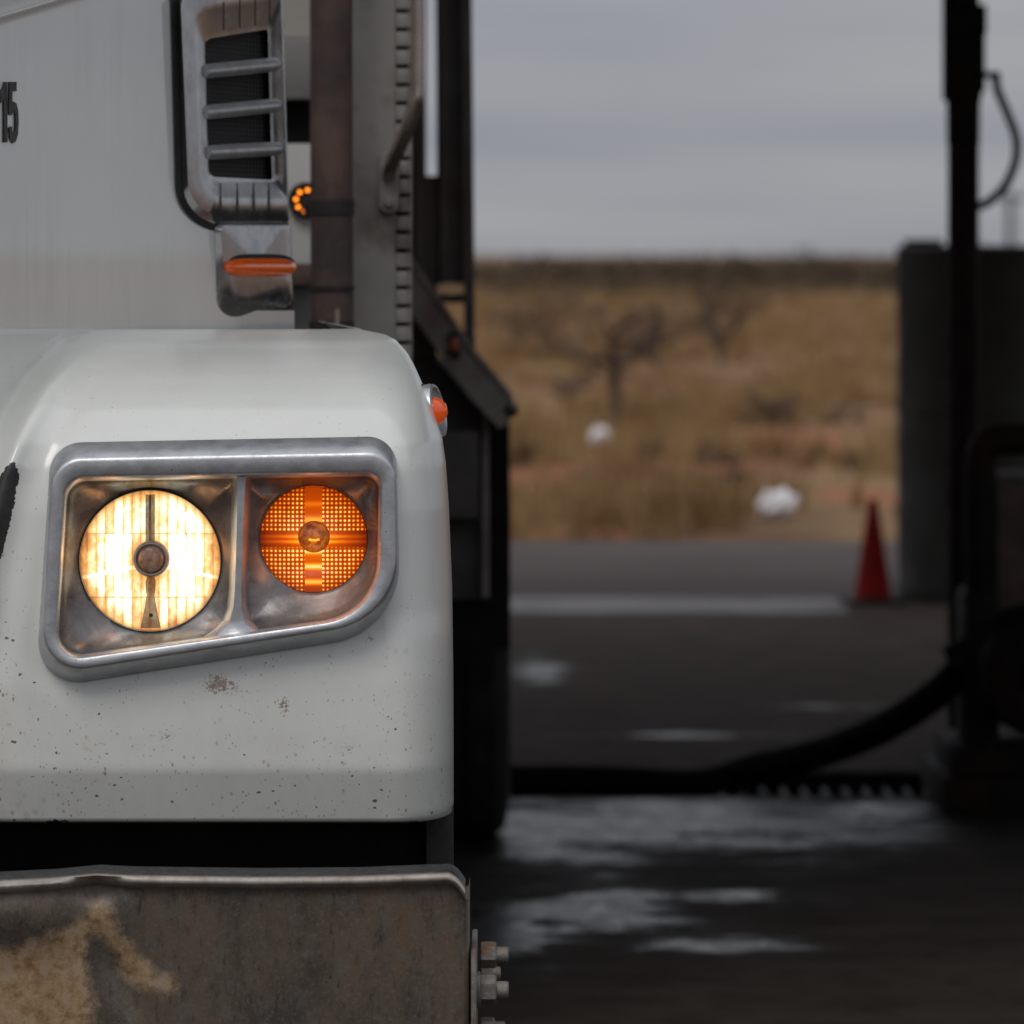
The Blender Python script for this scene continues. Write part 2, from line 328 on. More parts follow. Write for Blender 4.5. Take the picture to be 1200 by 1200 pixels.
def tube(path, rad, seg=14, cap=True, smoothn=0):
    P = [Vector(p) for p in path]
    if smoothn:                                                         # Catmull-Rom
        Q = []
        for i in range(len(P) - 1):
            a, b, c, d = P[max(i - 1, 0)], P[i], P[i + 1], P[min(i + 2, len(P) - 1)]
            for q in range(smoothn):
                t = q / smoothn
                Q.append(.5 * ((2 * b) + (c - a) * t + (2 * a - 5 * b + 4 * c - d) * t * t + (3 * b - a - 3 * c + d) * t ** 3))
        P = Q + [P[-1]]
    rads = rad if isinstance(rad, (list, tuple)) else [rad] * len(P)
    loops = []; up = None
    for i, p in enumerate(P):
        t = (P[min(i + 1, len(P) - 1)] - P[max(i - 1, 0)]).normalized()
        if up is None: up = Vector((0, 0, 1)) if abs(t.z) < .9 else Vector((1, 0, 0))
        s = t.cross(up).normalized(); up = s.cross(t).normalized()
        loops.append([p + (s * math.cos(a) + up * math.sin(a)) * rads[i] for a in [2 * math.pi * q / seg for q in range(seg)]])
    return loft(loops, True, cap, cap)
def lathe(c, axis, prof, seg=48, cap0=False, cap1=False):
    """prof: (radius, height along axis)"""
    ax = Vector(axis).normalized(); t = Vector((0, 0, 1)) if abs(ax.z) < .9 else Vector((1, 0, 0))
    s = ax.cross(t).normalized(); u = s.cross(ax).normalized(); c = Vector(c)
    return loft([[c + ax * h + (s * math.cos(a) + u * math.sin(a)) * r for a in [2 * math.pi * q / seg for q in range(seg)]] for r, h in prof], True, cap0, cap1)
def boxmesh(lo, hi, bev=.004, rotz=0, pivot=None):
    bm = bmesh.new(); bmesh.ops.create_cube(bm, size=1)
    lo, hi = Vector(lo), Vector(hi); c = (lo + hi) / 2; s = hi - lo
    for v in bm.verts: v.co = Vector((v.co.x * s.x, v.co.y * s.y, v.co.z * s.z)) + c
    if bev: bmesh.ops.bevel(bm, geom=list(bm.edges), offset=min(bev, min(s) * .45), segments=2, affect='EDGES', profile=.6)
    if rotz:
        pv = Vector(pivot or c); rm = Matrix.Rotation(rotz, 3, 'Z')
        for v in bm.verts: v.co = rm @ (v.co - pv) + pv
    V = [v.co.copy() for v in bm.verts]; bm.verts.index_update(); Fc = [tuple(v.index for v in f.verts) for f in bm.faces]; bm.free(); return V, Fc
def ubox(u0, u1, v0, v1, d, thick, **k):                                 # box measured on the photo at distance d
    a = W(u0, v1, d); b = W(u1, v0, d); return boxmesh((a.x, d, a.z), (b.x, d + thick, b.z), **k)
def join(*ms):
    V, Fc = [], []
    for v, f in ms:
        n = len(V); V += list(v); Fc += [tuple(i + n for i in q) for q in f]
    return V, Fc
def smooth01(t): t = np.clip(t, 0, 1); return t * t * (3 - 2 * t)
def sdf(u, v, poly):                                                     # signed distance in photo pixels, positive inside
    P = np.array(poly, float); n = len(P); best = np.full(np.shape(u), 1e9); ins = np.zeros(np.shape(u), bool)
    for i in range(n):
        a, b = P[i], P[(i + 1) % n]; e = b - a
        t = np.clip(((u - a[0]) * e[0] + (v - a[1]) * e[1]) / (e @ e), 0, 1)
        best = np.minimum(best, np.hypot(u - a[0] - t * e[0], v - a[1] - t * e[1]))
        c = ((a[1] > v) != (b[1] > v)) & (u < (b[0] - a[0]) * (v - a[1]) / (b[1] - a[1] + 1e-12) + a[0]); ins ^= c
    return np.where(ins, best, -best)
def fattr(o, name, vals):
    a = o.data.attributes.new(name, 'FLOAT', 'POINT'); a.data.foreach_set('value', np.asarray(vals, np.float32))

# ================================================================== THE SETTING
# field: one sheet to the horizon, sunk below the paved yard
def field_z(x, y):
    k = np.clip((y - 29.0) / 1.2, 0, 1)
    base = -0.6 + .6 * k
    nz_ = .05 * np.sin(x * .9 + y * .35) + .05 * np.sin(x * .31 - y * .52 + 1.3) + .03 * np.sin(x * 1.7 + y * .9)
    return base + nz_ * np.clip((y - 30) / 8, 0, 1)
ys = np.concatenate([[-60, -10, 5, 20, 29.0], np.linspace(29.3, 31, 5), np.linspace(32, 130, 90), [150, 190, 260, 400, 700, 1500, 4000]])
xs = np.concatenate([[-3000, -800, -200, -80], np.linspace(-40, 40, 81), [80, 200, 800, 3000]])
V = [(x, y, float(field_z(x, y))) for y in ys for x in xs]; nx = len(xs)
Fc = [(i * nx + j, i * nx + j + 1, (i + 1) * nx + j + 1, (i + 1) * nx + j) for i in range(len(ys) - 1) for j in range(nx - 1)]
def spot(u, v, ru, rv): d = GZ(v); return (W(u, v, d).x, d, ru / F * d, (GZ(v - rv) - GZ(v + rv)) / 2)
RED = [spot(930, 515, 95, 14), spot(640, 572, 80, 14), spot(985, 540, 70, 9), spot(1010, 585, 60, 10)]
m = MB('dry_field_soil')
c = m.ramp(m.noise(.35, 6, .6, (1, .6, 1)), (.3, (.17, .10, .048)), (.46, (.25, .16, .08)), (.56, (.20, .10, .055)), (.66, (.26, .10, .052)))
c = m.mix(m.ramp(m.noise(.12, 5, .6, (1, .4, 1)), (.52, 0.0), (.68, .75)), c, (.10, .07, .045))
c = m.mix(m.ramp(m.noise(5, 5), (.4, 0.0), (.8, .4)), c, (.07, .05, .03)); s_ = m.n('ShaderNodeSeparateXYZ'); m.link(m.co(), s_.inputs[0]); red = None
for (px_, py_, rx_, ry_) in RED:
    e = m.math('SUBTRACT', 1.0, m.math('SQRT', m.math('ADD', m.math('POWER', m.math('DIVIDE', m.math('SUBTRACT', s_.outputs['X'], px_), rx_), 2.0), m.math('POWER', m.math('DIVIDE', m.math('SUBTRACT', s_.outputs['Y'], py_), ry_), 2.0))))
    red = e if red is None else m.math('MAXIMUM', red, e)
c = m.mix(m.ramp(m.math('ADD', red, m.math('MULTIPLY_ADD', m.noise(3, 5), 1.2, -.6)), (.0, 0.0), (.35, .85)), c, (.29, .118, .064))
m.set(Base_Color=c, Roughness=.95, Specular_IOR_Level=.1); m.bump(m.noise(7, 5), .5, .05)
struct(obj('ground', V, Fc, m.m), 'dry field of tan soil and red dirt stretching to the horizon')

m = MB('worn_asphalt')
c = m.ramp(m.noise(1.2, 6, .6, (.3, 1, 1)), (.3, (.060, .049, .045)), (.7, (.100, .081, .075))); c = m.mix(m.ramp(m.noise(160, 3), (.5, 0.0), (.8, .5)), c, (.17, .15, .14))
m.set(Base_Color=c, Roughness=.9, Specular_IOR_Level=.12); m.bump(m.noise(120, 3), .4, .006)
dA, dB = GZ(701), GZ(631)
def sheet(x0, x1, y0, y1, z, nx=2, ny=2):
    V = [(x0 + (x1 - x0) * i / (nx - 1), y0 + (y1 - y0) * j / (ny - 1), z) for j in range(ny) for i in range(nx)]
    return V, [(j * nx + i, j * nx + i + 1, (j + 1) * nx + i + 1, (j + 1) * nx + i) for j in range(ny - 1) for i in range(nx - 1)]
def slab(x0, x1, y0, y1, z, t): return boxmesh((x0, y0, z - t), (x1, y1, z), 0)
struct(obj('road', *slab(-70, 70, dA + .003, dB, -.012, .3), m.m, smooth=False), 'grey asphalt road along the edge of the field')

def concrete(name, dry, wetc, pud, base_th):
    m = MB(name)
    c = m.ramp(m.noise(.9, 7, .62), (.3, tuple(x * .75 for x in dry)), (.7, dry))
    c = m.mix(m.ramp(m.noise(5.1, 7, .7), (.42, 0.0), (.70, .85)), c, tuple(x * .3 for x in dry))
    c = m.mix(m.ramp(m.noise(2.3, 6, .7), (.55, 0.0), (.72, .6)), c, (dry[0] * 1.5, dry[1] * 1.25, dry[2]))
    s = m.n('ShaderNodeSeparateXYZ'); m.link(m.co(), s.inputs[0])
    wet = None
    for (cx, cy, rx, ry) in pud:                                         # standing water where the slab dips
        dx = m.math('DIVIDE', m.math('SUBTRACT', s.outputs['X'], cx), rx); dy = m.math('DIVIDE', m.math('SUBTRACT', s.outputs['Y'], cy), ry)
        e = m.math('SUBTRACT', 1.0, m.math('SQRT', m.math('ADD', m.math('POWER', dx, 2.0), m.math('POWER', dy, 2.0))))
        wet = e if wet is None else m.math('MAXIMUM', wet, e)
    nn = m.math('MULTIPLY_ADD', m.noise(4.2, 9, .78, (.6, .8, 1)), 4.6, -2.15)
    wv = m.math('ADD', wet, nn) if wet is not None else nn
    mask = m.ramp(m.math('MULTIPLY_ADD', wv, .5, base_th, clamp=True), (.40, 0.0), (.62, 1.0))
    damp = m.ramp(m.math('MULTIPLY_ADD', wv, .5, base_th + .18, clamp=True), (.3, 0.0), (.7, 1.0))
    c = m.mix(m.math('MULTIPLY', damp, .75), c, wetc); c = m.mix(mask, c, tuple(x * .7 for x in wetc))
    fine = m.math('MULTIPLY_ADD', m.noise(14, 6, .75, (1, .5, 1)), .62, .0)
    m.set(Base_Color=c, Roughness=m.mix(mask, m.mix(damp, .85, .62), m.math('MAXIMUM', fine, .10)), Specular_IOR_Level=m.mix(mask, m.mix(damp, .05, .10), .115))
    h = m.math('MULTIPLY', m.noise(60, 5), m.math('SUBTRACT', 1.05, mask)); m.bump(h, .35, .006)
    return m.m
def pw(u, v, ru, rv):
    d = GZ(v); p = W(u, v, d); return (p.x, d, ru / F * d, (GZ(v - rv) - GZ(v + rv)) / 2)
pud_near = [pw(800, 960, 420, 42), pw(640, 975, 150, 40), pw(690, 1070, 130, 36), pw(880, 1050, 90, 10), pw(830, 1108, 110, 12), pw(600, 1090, 90, 40), pw(1000, 955, 140, 22)]
pud_far = [pw(630, 785, 45, 22), pw(800, 862, 190, 4), pw(960, 828, 120, 3)]
dT0, dT1 = GZ(934), GZ(903)
struct(obj('pavement', *slab(-14, 14, -14, dT0, 0, .3), concrete('wet_concrete_near', (.055, .044, .036), (.018, .015, .0125), pud_near, .29), smooth=False), 'dark wet concrete yard with puddles')
struct(obj('pavement', *slab(-14, 14, dT1, GZ(719), 0, .3), concrete('damp_concrete_far', (.105, .078, .062), (.024, .018, .0145), pud_far, .16), smooth=False), 'stained concrete slab behind the drain')
m = MB('pale_concrete'); c = m.ramp(m.noise(3.2, 7, .7, (.5, 1.6, 1)), (.36, (.09, .082, .075)), (.58, (.30, .28, .262))); m.set(Base_Color=c, Roughness=.75, Specular_IOR_Level=.2); m.bump(m.noise(70, 4), .3, .005)
struct(obj('apron', *slab(-14, W(988, 710, GZ(710)).x, GZ(719) + .003, dA, .004, .3), m.m, smooth=False), 'pale concrete apron strip beside the road')

struct(obj('pavement', *slab(W(988, 710, GZ(710)).x + .003, 14, GZ(719) + .003, dA, .002, .3), bpy.data.materials['damp_concrete_far'], smooth=False), 'short dark slab under the traffic cone')
# trench drain across the slab
dr = thing('trench_drain', 'dark open trench drain crossing the concrete under the black hose', 'drain', (0, dT0, -.35))
obj('channel', *join(boxmesh((-14, dT0 + .002, -.36), (14, dT1 - .002, -.30), 0), boxmesh((-14, dT0 + .002, -.30), (14, dT0 + .03, -.004), 0), boxmesh((-14, dT1 - .03, -.30), (14, dT1 - .002, -.004), 0)), 'black', dr, smooth=False)
gb = None; u = 842
M['grate'] = simple('worn_grate_steel', (.07, .067, .062), .7, .2, .2, 30, .2)
xg = W(842, 915, (dT0 + dT1) / 2).x
k = 0
while xg < W(1118, 915, dT0).x:
    v_, f_ = boxmesh((xg, dT0 + .03, -.06), (xg + .015, dT0 + .40, -.012), .003)
    b = obj('grate_bar', v_, f_, 'grate', dr)
    xg += .058; k += 1

# unseen canopy, added overhead to shade the yard and trailer
cn = thing('shade_canopy', 'unseen dark steel canopy added to shade the wet yard', 'canopy', (0, 9, 0))
SHADE_ROOF_Z, C0, C1 = 4.6, 8.6, 22.6
rv, rf = [], []
nr = 120
for j, y in enumerate((C0, C1)):
    for i in range(nr):
        rv.append((-9 + 18.5 * i / (nr - 1), y, SHADE_ROOF_Z + .12 + (.03 if i % 4 < 2 else 0)))
rf = [(i, i + 1, nr + i + 1, nr + i) for i in range(nr - 1)]
n0 = len(rv); rv += [(x, y, z + .02) for x, y, z in rv]; rf += [tuple(i + n0 for i in q) for q in rf]
obj('shade_canopy_roof', rv, rf, 'canopy', cn, smooth=False)
for y in (C0 + .2, (C0 + C1) / 2, C1 - .2):
    obj('beam', *boxmesh((-9, y - .1, SHADE_ROOF_Z - .2), (9.5, y + .1, SHADE_ROOF_Z + .115), .006), 'canopy', cn)
    for x in (-8.6, 8.6):
        obj('shade_canopy_column', *boxmesh((x - .1, y - .1, 0), (x + .1, y + .1, SHADE_ROOF_Z - .2), .006), 'canopy', cn)
# ================================================================== THE TRUCK
truck = thing('white_truck', 'white truck with lit round headlight and grimy steel bumper', 'truck', (-1.28, 7.6, 0))
def hood_d(u): return np.maximum(7.22 + .00323 * np.asarray(u, float), 6.90)

# ---- fender sheet
ROWS = [(962, 6.9715), (945, 6.9652), (925, 6.958), (908, 6.9520), (903, 6.9504), (896, 6.9498), (860, 6.95), (800, 6.952), (700, 6.96), (600, 6.972), (545, 6.985), (520, 6.998), (500, 7.018), (480, 7.045),
        (460, 7.085), (440, 7.14), (425, 7.20), (410, 7.28), (400, 7.35), (393, 7.43), (388, 7.53), (386, 7.64), (387, 7.76), (392, 7.9), (405, 8.1)]
XR = [(962, 529), (955, 531), (905, 531), (800, 530.5), (700, 529), (600, 525), (550, 521.5), (520, 517.5), (490, 508), (460, 497), (430, 484), (415, 476), (400, 463), (393, 450), (388, 425), (386, 420)]
yy = np.array([r[0] for r in ROWS[:22]][::-1], float); dd = np.array([r[1] for r in ROWS[:22]][::-1])
def Dfend(v): return np.interp(v, yy, dd)
def xr(v): return np.interp(v, [a for a, _ in XR][::-1], [b for _, b in XR][::-1])
RID = np.array([(-60, 1400), (-50, 800), (-22, 640), (-4, 560), (12, 518), (28, 486), (50, 451), (87, 411), (118, 393), (145, 383), (220, 372)], float)
def ridge_s(u, v):                                                       # signed distance to the inner ridge, positive towards the fender
    best = np.full(np.shape(u), 1e9); sg = np.ones(np.shape(u))
    for a, b in zip(RID[:-1], RID[1:]):
        e = b - a; t = np.clip(((u - a[0]) * e[0] + (v - a[1]) * e[1]) / (e @ e), 0, 1)
        dx, dy = u - a[0] - t * e[0], v - a[1] - t * e[1]; dist = np.hypot(dx, dy); cr = e[0] * (v - a[1]) - e[1] * (u - a[0])
        sg = np.where(dist < best, np.sign(cr), sg); best = np.minimum(best, dist)
    return best * sg
A_C = [(60, 519, 38), (464, 511, 34), (470, 740, 92), (41, 808, 48)]
A_poly = rpoly(A_C)
# smooth the row list into fine rows
rows = []
for i in range(len(ROWS) - 1):
    (v0, d0), (v1, d1) = ROWS[i], ROWS[i + 1]
    n = max(1, int(round(abs(v1 - v0) / 4)), int(round(abs(d1 - d0) / .03)))
    for q in range(n): rows.append((v0 + (v1 - v0) * q / n, d0 + (d1 - d0) * q / n))
rows.append(ROWS[-1])
ra = np.array(rows); 
for _ in range(3):                                                       # soften, keep the pressed crease near the bottom
    d2 = ra[:, 1].copy(); d2[1:-1] = .25 * ra[:-2, 1] + .5 * ra[1:-1, 1] + .25 * ra[2:, 1]; keep = ra[:, 0] > 880; ra[:, 1] = np.where(keep & (np.arange(len(ra)) < 25), ra[:, 1], d2)
NF, NA, NB = 190, 34, 10
tf = np.concatenate([np.linspace(0, 1, 14)[:-1] * .25, .25 + .75 * np.linspace(0, 1, NF - 13)])
FV, FU, FVV = [], [], []
crest = int(np.argmin(ra[:, 0]))
for ri, (v, d) in enumerate(ra):
    vv = v if ri <= crest else 386.0
    xe = float(xr(vv)); Rp = float(np.interp(vv, [386, 400, 430, 470, 520, 600, 700, 960], [150, 110, 78, 66, 62, 70, 78, 70])); Rd = float(np.interp(vv, [386, 430, 520, 700, 960], [.10, .16, .2, .2, .16]))
    u = np.concatenate([np.interp(tf, [0, .25, 1], [-690, -40, xe - Rp])]); vcol = np.full(u.shape, vv)
    dep = np.full(u.shape, d)
    if ri <= crest + 1:
        s = ridge_s(u, vcol)
        t = smooth01((vcol - 388) / 190.0); dl = hood_d(np.maximum(u, -160)) * (1 - t) + (Dfend(vcol) + .05) * t
        dl = np.maximum(dl, Dfend(vcol) - .02) if v > 600 else dl
        k = smooth01((s + 26) / 34.0)
        dep = dl * (1 - k) + dep * k - .012 * np.exp(-((s - 10) / 12.0) ** 2) + .006 * np.exp(-((s - 42) / 16.0) ** 2)
    sd_ = -sdf(u, vcol, A_poly)
    dep = dep + .005 * np.exp(-(np.maximum(sd_, 0) / 17.0) ** 2)
    row = [W(a, v, b) for a, b in zip(u, dep)]; us = list(u)
    pe = row[-1]; xend = (xe - U0) / F * (d + Rd * .6); dx = xend - pe.x
    for q in range(1, NA + 1):                                           # rounded corner
        a = math.pi / 2 * q / NA; ca = 1 - (1 - math.sin(a)) ; 
        X_ = pe.x + dx * math.sin(a) ** .95; Y_ = pe.y + Rd * (1 - math.cos(a)) ** 1.0
        row.append(Vector((X_, Y_, H - (v - V0) / F * d))); us.append(xe - Rp + Rp * math.sin(a))
    e = row[-1]; back = 7.42 if v > 880 else (7.42 + (880 - v) / 220 * .3 if v > 660 else 8.6)
    back = max(back, e.y + .25)
    for q in range(1, NB + 1):
        y_ = e.y + (back - e.y) * q / NB; row.append(Vector((e.x - .10 * (y_ - e.y), y_, e.z))); us.append(xe)
    FV += row; FU += us; FVV += [vv] * len(row)
nc = NF + NA + NB; nr_ = len(ra)
FU = np.array(FU); FVV = np.array(FVV)
inner = sdf(FU, FVV, A_poly)
Fc = []
for i in range(nr_ - 1):
    for j in range(nc - 1):
        q = (i * nc + j, i * nc + j + 1, (i + 1) * nc + j + 1, (i + 1) * nc + j)
        if min(inner[k] for k in q) > 9: continue
        Fc.append(q)
# rolled lower edge
n0 = len(FV); low = FV[:nc]
FV += [p + Vector((0, .012, -.004)) for p in low] + [p + Vector((-.004, .03, .012)) for p in low]
for j in range(nc - 1): Fc += [(j, n0 + j, n0 + j + 1, j + 1), (n0 + j, n0 + nc + j, n0 + nc + j + 1, n0 + j + 1)]
FU = np.concatenate([FU, FU[:nc], FU[:nc]]); FVV = np.concatenate([FVV, FVV[:nc], FVV[:nc]])
fen = obj('fender', FV, Fc, 'paint', truck, sharp=70)
fattr(fen, 'low', np.clip((FVV - 640) / 300, 0.0, 1) * .9 + .1 * np.clip((120 - FU) / 100, 0, 1) + np.clip((60 - FU) / 60, 0, 1) * np.clip((FVV - 560) / 80, 0, 1) * .6)
fattr(fen, 'scrape', np.clip(np.maximum(sdf(FU, FVV, [(-40, 640), (-14, 585), (7, 546), (17, 541), (23, 556), (15, 598), (2, 652), (-25, 690)]), sdf(FU, FVV, [(55, 960), (80, 960), (79, 963), (55, 963)])), -30, 30))
fattr(fen, 'mud_or_sheen', np.clip(np.maximum.reduce([15 - np.hypot((FU - 255) / 1.5, FVV - 802), 8 - np.hypot((FU - 274), FVV - 806), 11 - np.hypot((FU - 333) / .7, (FVV - 827) / 1.3), 7 - np.hypot((FU - 403)/.6, (FVV - 896) / 1.6), 7 - np.hypot((FU - 410) / 1.4, FVV - 877), 8 - np.hypot((FU - 195) / 1.2, FVV - 862), 7 - np.hypot(FU - 433, FVV - 748), 6 - np.hypot(FU - 360, FVV - 911)]), -40, 40))

# ---- hood side, shoulder and top
HV = []; us = np.concatenate([np.linspace(-690, -140, 10), np.linspace(-120, 345, 80)])
vs_ = np.concatenate([np.linspace(-420, -60, 12), np.linspace(-50, 50, 40), np.linspace(58, 372, 40), [380, 386, 389, 392.]])
def shoulder(u): return 15 - .30 * u                                     # pressed shoulder line
hd = []
for v in vs_:
    for u in us:
        d = float(7.22 + .00323 * u) if u > -100 else 6.897 - .00035 * (u + 100)
        t = (shoulder(u) - v)
        if t > 0: d += .0006 * t + .0000035 * t * t
        d -= .010 * math.exp(-((t + 4) / 5.0) ** 2)
        if v > 300 and 70 < u < 230: pass
        HV.append(W(u, v, d))
nc2 = len(us); Fc = [(i * nc2 + j, i * nc2 + j + 1, (i + 1) * nc2 + j + 1, (i + 1) * nc2 + j) for i in range(len(vs_) - 1) for j in range(nc2 - 1)]
uu = np.tile(us, len(vs_)); vv2 = np.repeat(vs_, len(us))
ins_ = (uu > 225) & (vv2 > -14) & (vv2 < 255) | (uu > 268) & (vv2 < 366)
Fc = [q for q in Fc if not all(ins_[i] for i in q)]
hood = obj('hood', HV, Fc, 'hood', truck, sharp=80)
# fleet number on the hood side
def digit(poly):
    n = len(poly); nrm = Vector((.94, -.30, 0)).normalized(); P = [W(u, v, float(hood_d(u))) for u, v in poly]
    obj('hood_digit', *loft([[p + nrm * .0005 for p in P], [p + nrm * .0025 for p in P]], True, False, True), 'number', hood, smooth=False)
digit([(-1.5, 108), (2, 103), (3.5, 96), (6.8, 96), (6.8, 167), (2.6, 167), (2.6, 117), (-1.5, 121)])
digit([(9.3, 96), (17.6, 96), (17.6, 107), (12.8, 107), (12.4, 121), (14.5, 119), (17.5, 121.5), (19.5, 130), (20, 143), (19.2, 157), (16.8, 165.5), (13.2, 168), (9.8, 163), (8.6, 150), (12, 148), (12.6, 155), (14.2, 157.5), (15.8, 153), (16.3, 143), (15.9, 133), (14.5, 129.5), (12.9, 131), (12, 135), (8.6, 134)])

# ---- headlight bezel
def cdepth(u): return 0.0
FD = 6.972
def lp(corners, d, bulge=0.0): return [W(a, b, d) for a, b in rpoly(corners)]
B0 = [(60, 519, 38), (464, 511, 34), (470, 740, 92), (41, 808, 48)]
B1 = [(57, 527, 40), (464, 518, 34), (468, 733, 90), (44, 800, 48)]
B2 = [(62, 538, 36), (463, 530, 32), (465, 726, 86), (48, 791, 44)]
B3 = [(67, 545, 32), (460, 538, 28), (462, 723, 82), (52, 786, 40)]
B4 = [(74, 556, 27), (450, 550, 20), (447, 722, 77), (61, 778, 31)]
B5 = [(78, 561, 25), (446, 555, 17), (443, 720, 74), (65, 774, 27)]
B6 = [(80, 564, 24), (444, 558, 16), (441, 718, 73), (67, 771, 26)]
def mixc(a, b, t): return [tuple(p + (q - p) * t for p, q in zip(x, y)) for x, y in zip(a, b)]
PR = .042
bez = obj('headlight_bezel', *loft([lp(B0, FD + .03), lp(B0, FD - .020), lp(mixc(B0, B2, .5), FD - .040), lp(mixc(B0, B2, .94), FD - .0575), lp(mixc(B2, B3, .2), FD - .0595), lp(mixc(B2, B3, .6), FD - .060), lp(B4, FD - .060), lp(mixc(B4, B5, .7), FD - .058), lp(B6, FD - .030), lp(B6, FD - .012)]), 'alu', truck, sharp=60)
C6 = np.array(rpoly(B6))
# divider bar between the two lamp pockets
dv = []
for v, hw, dz in ((555, 9, .0), (575, 7.5, 0), (620, 6, 0), (690, 6, 0), (712, 8, 0), (726, 13, 0), (738, 24, 0), (752, 44, 0)):
    uc = 283 - (v - 555) * .03
    dv.append([W(uc - hw - 5, v, FD + .03), W(uc - hw, v, FD - .032), W(uc - hw * .6, v, FD - .042), W(uc + hw * .6, v, FD - .042), W(uc + hw, v, FD - .032), W(uc + hw + 5, v, FD + .03)])
obj('divider', *loft(dv, False), 'alu', bez, sharp=50)
# pockets: funnel from rim to lamp ring
def pocket(poly, cu, cv, r, dep, name):
    poly = np.array(poly); th = np.linspace(0, 2 * math.pi, 145)[:-1]; rim = []
    for a in th:
        dx, dy = math.cos(a), math.sin(a); best = 1e9
        for p, q in zip(poly, np.roll(poly, -1, 0)):
            e = q - p; den = dx * e[1] - dy * e[0]
            if abs(den) < 1e-9: continue
            t = ((p[0] - cu) * e[1] - (p[1] - cv) * e[0]) / den; s = ((p[0] - cu) * dy - (p[1] - cv) * dx) / den
            if t > 0 and -1e-6 <= s <= 1 + 1e-6: best = min(best, t)
        rim.append(best)
    loops = []
    for f, dz in ((1.0, -.012), (.97, .002), (.88, .012), (.65, .022), (.35, .031), (.12, .037), (0, .039), (-.03, .055)):
        loops.append([W(cu + math.cos(a) * (r + (rm - r) * f), cv + math.sin(a) * (r + (rm - r) * f), FD + dz * dep) for a, rm in zip(th, rim)])
    return obj(name, *loft(loops), 'pocket', bez, sharp=70)
Lp = [tuple(p) for p in C6 if p[0] < 280]; Rp_ = [tuple(p) for p in C6 if p[0] > 286]
def clip_left(poly, x, left):
    out = []
    P = [tuple(p) for p in poly]
    for a, b in zip(P, P[1:] + P[:1]):
        ina = (a[0] < x) == left; inb = (b[0] < x) == left
        if ina: out.append(a)
        if ina != inb: t = (x - a[0]) / (b[0] - a[0]); out.append((x, a[1] + t * (b[1] - a[1])))
    return out
pocket(clip_left(C6, 281, True), 176, 657, 84, 1.0, 'lamp_pocket')
pocket(clip_left(C6, 281, False), 367.5, 631.5, 63.5, 1.0, 'lamp_pocket')

# ---- headlight
def disc_dome(cu, cv, rpx, d, sag, seg=72, rings=14):
    c = W(cu, cv, d); r = rpx * d / F
    V, Fc = lathe(c, (0, -1, 0), [(max(r * q / rings, 1e-5), sag * (1 - (q / rings) ** 2)) for q in range(rings + 1)], seg); return V, Fc, c
HD = FD + .042
V, Fc, c0 = disc_dome(176, 657, 83, HD + .004, .004)
hl = obj('headlight', V, Fc, 'headlit', truck, origin=c0)
obj('rim', *lathe(W(176, 657, HD), (0, -1, 0), [(84.5 * PX, -.006), (84.6 * PX, .003), (83.4 * PX, .005), (82.6 * PX, .003), (82.5 * PX, -.006)], 72), 'pocket', hl)
cap = W(177, 655, HD - .016)
obj('bulb_shield', *lathe(cap, (0, -1, 0), [(21.5 * PX, -.010), (21.5 * PX, 0), (20 * PX, .0025), (18.5 * PX, .0025), (17.5 * PX, -.001), (16 * PX, -.001), (15 * PX, .003), (12.5 * PX, .005), (7 * PX, .0065), (1e-5, .007)], 40), 'bulbcap', hl)
obj('bulb_ring', *lathe(cap, (0, -1, 0), [(18.6 * PX, .002), (19.2 * PX, .0042), (18.0 * PX, .0042), (17.4 * PX, .002)], 40), 'alu', hl)
a = [W(172, 578, HD - .001), W(180, 578, HD - .001), W(181, 634, HD - .012), W(171, 634, HD - .012)]
obj('shield_arm', *boxmesh((W(171, 0, HD).x, HD - .010, W(0, 640, HD).z), (W(182, 0, HD).x, HD - .007, W(0, 579, HD).z), .001), 'shield', hl)
obj('arm_rib', *boxmesh((W(175.3, 0, HD).x, HD - .013, W(0, 640, HD).z), (W(177.7, 0, HD).x, HD - .0101, W(0, 580, HD).z), .001), 'bulbcap', hl)
foot = [[W(176.5 - hw, v, HD - .010), W(176.5 + hw, v, HD - .010), W(176.5 + hw, v, HD - .006), W(176.5 - hw, v, HD - .006)] for v, hw in ((674, 4), (682, 6), (694, 5.5), (697, 4.5), (712, 7), (736, 12))]
obj('shield_foot', *loft(foot, True, True, True), 'shield', hl, sharp=30)
obj('foot_rivet', *lathe(W(177, 721, HD - .010), (0, -1, 0), [(2.4 * PX, 0), (2 * PX, .001), (1e-5, .0012)], 12), 'dark', hl)
def lamp_light(name, loc, col, energy, rad, parent):                     # the lit bulb's own light on its housing
    ld = bpy.data.lights.new(name, 'POINT'); ld.color = col; ld.energy = energy; ld.shadow_soft_size = rad
    lo = bpy.data.objects.new(name, ld); COL.objects.link(lo); lo.location = loc; lo.parent = parent; lo.matrix_parent_inverse = Matrix.Translation(-BASE[parent.name])
for du in (-50, 50): lamp_light('bulb_light', W(176 + du, 652, HD - .034), (1, .42, .11), .032, .010, hl)
V, Fc, c1 = disc_dome(176, 657, 82.4, HD - .004, .028)
obj('lens', V, Fc, 'glass', hl)

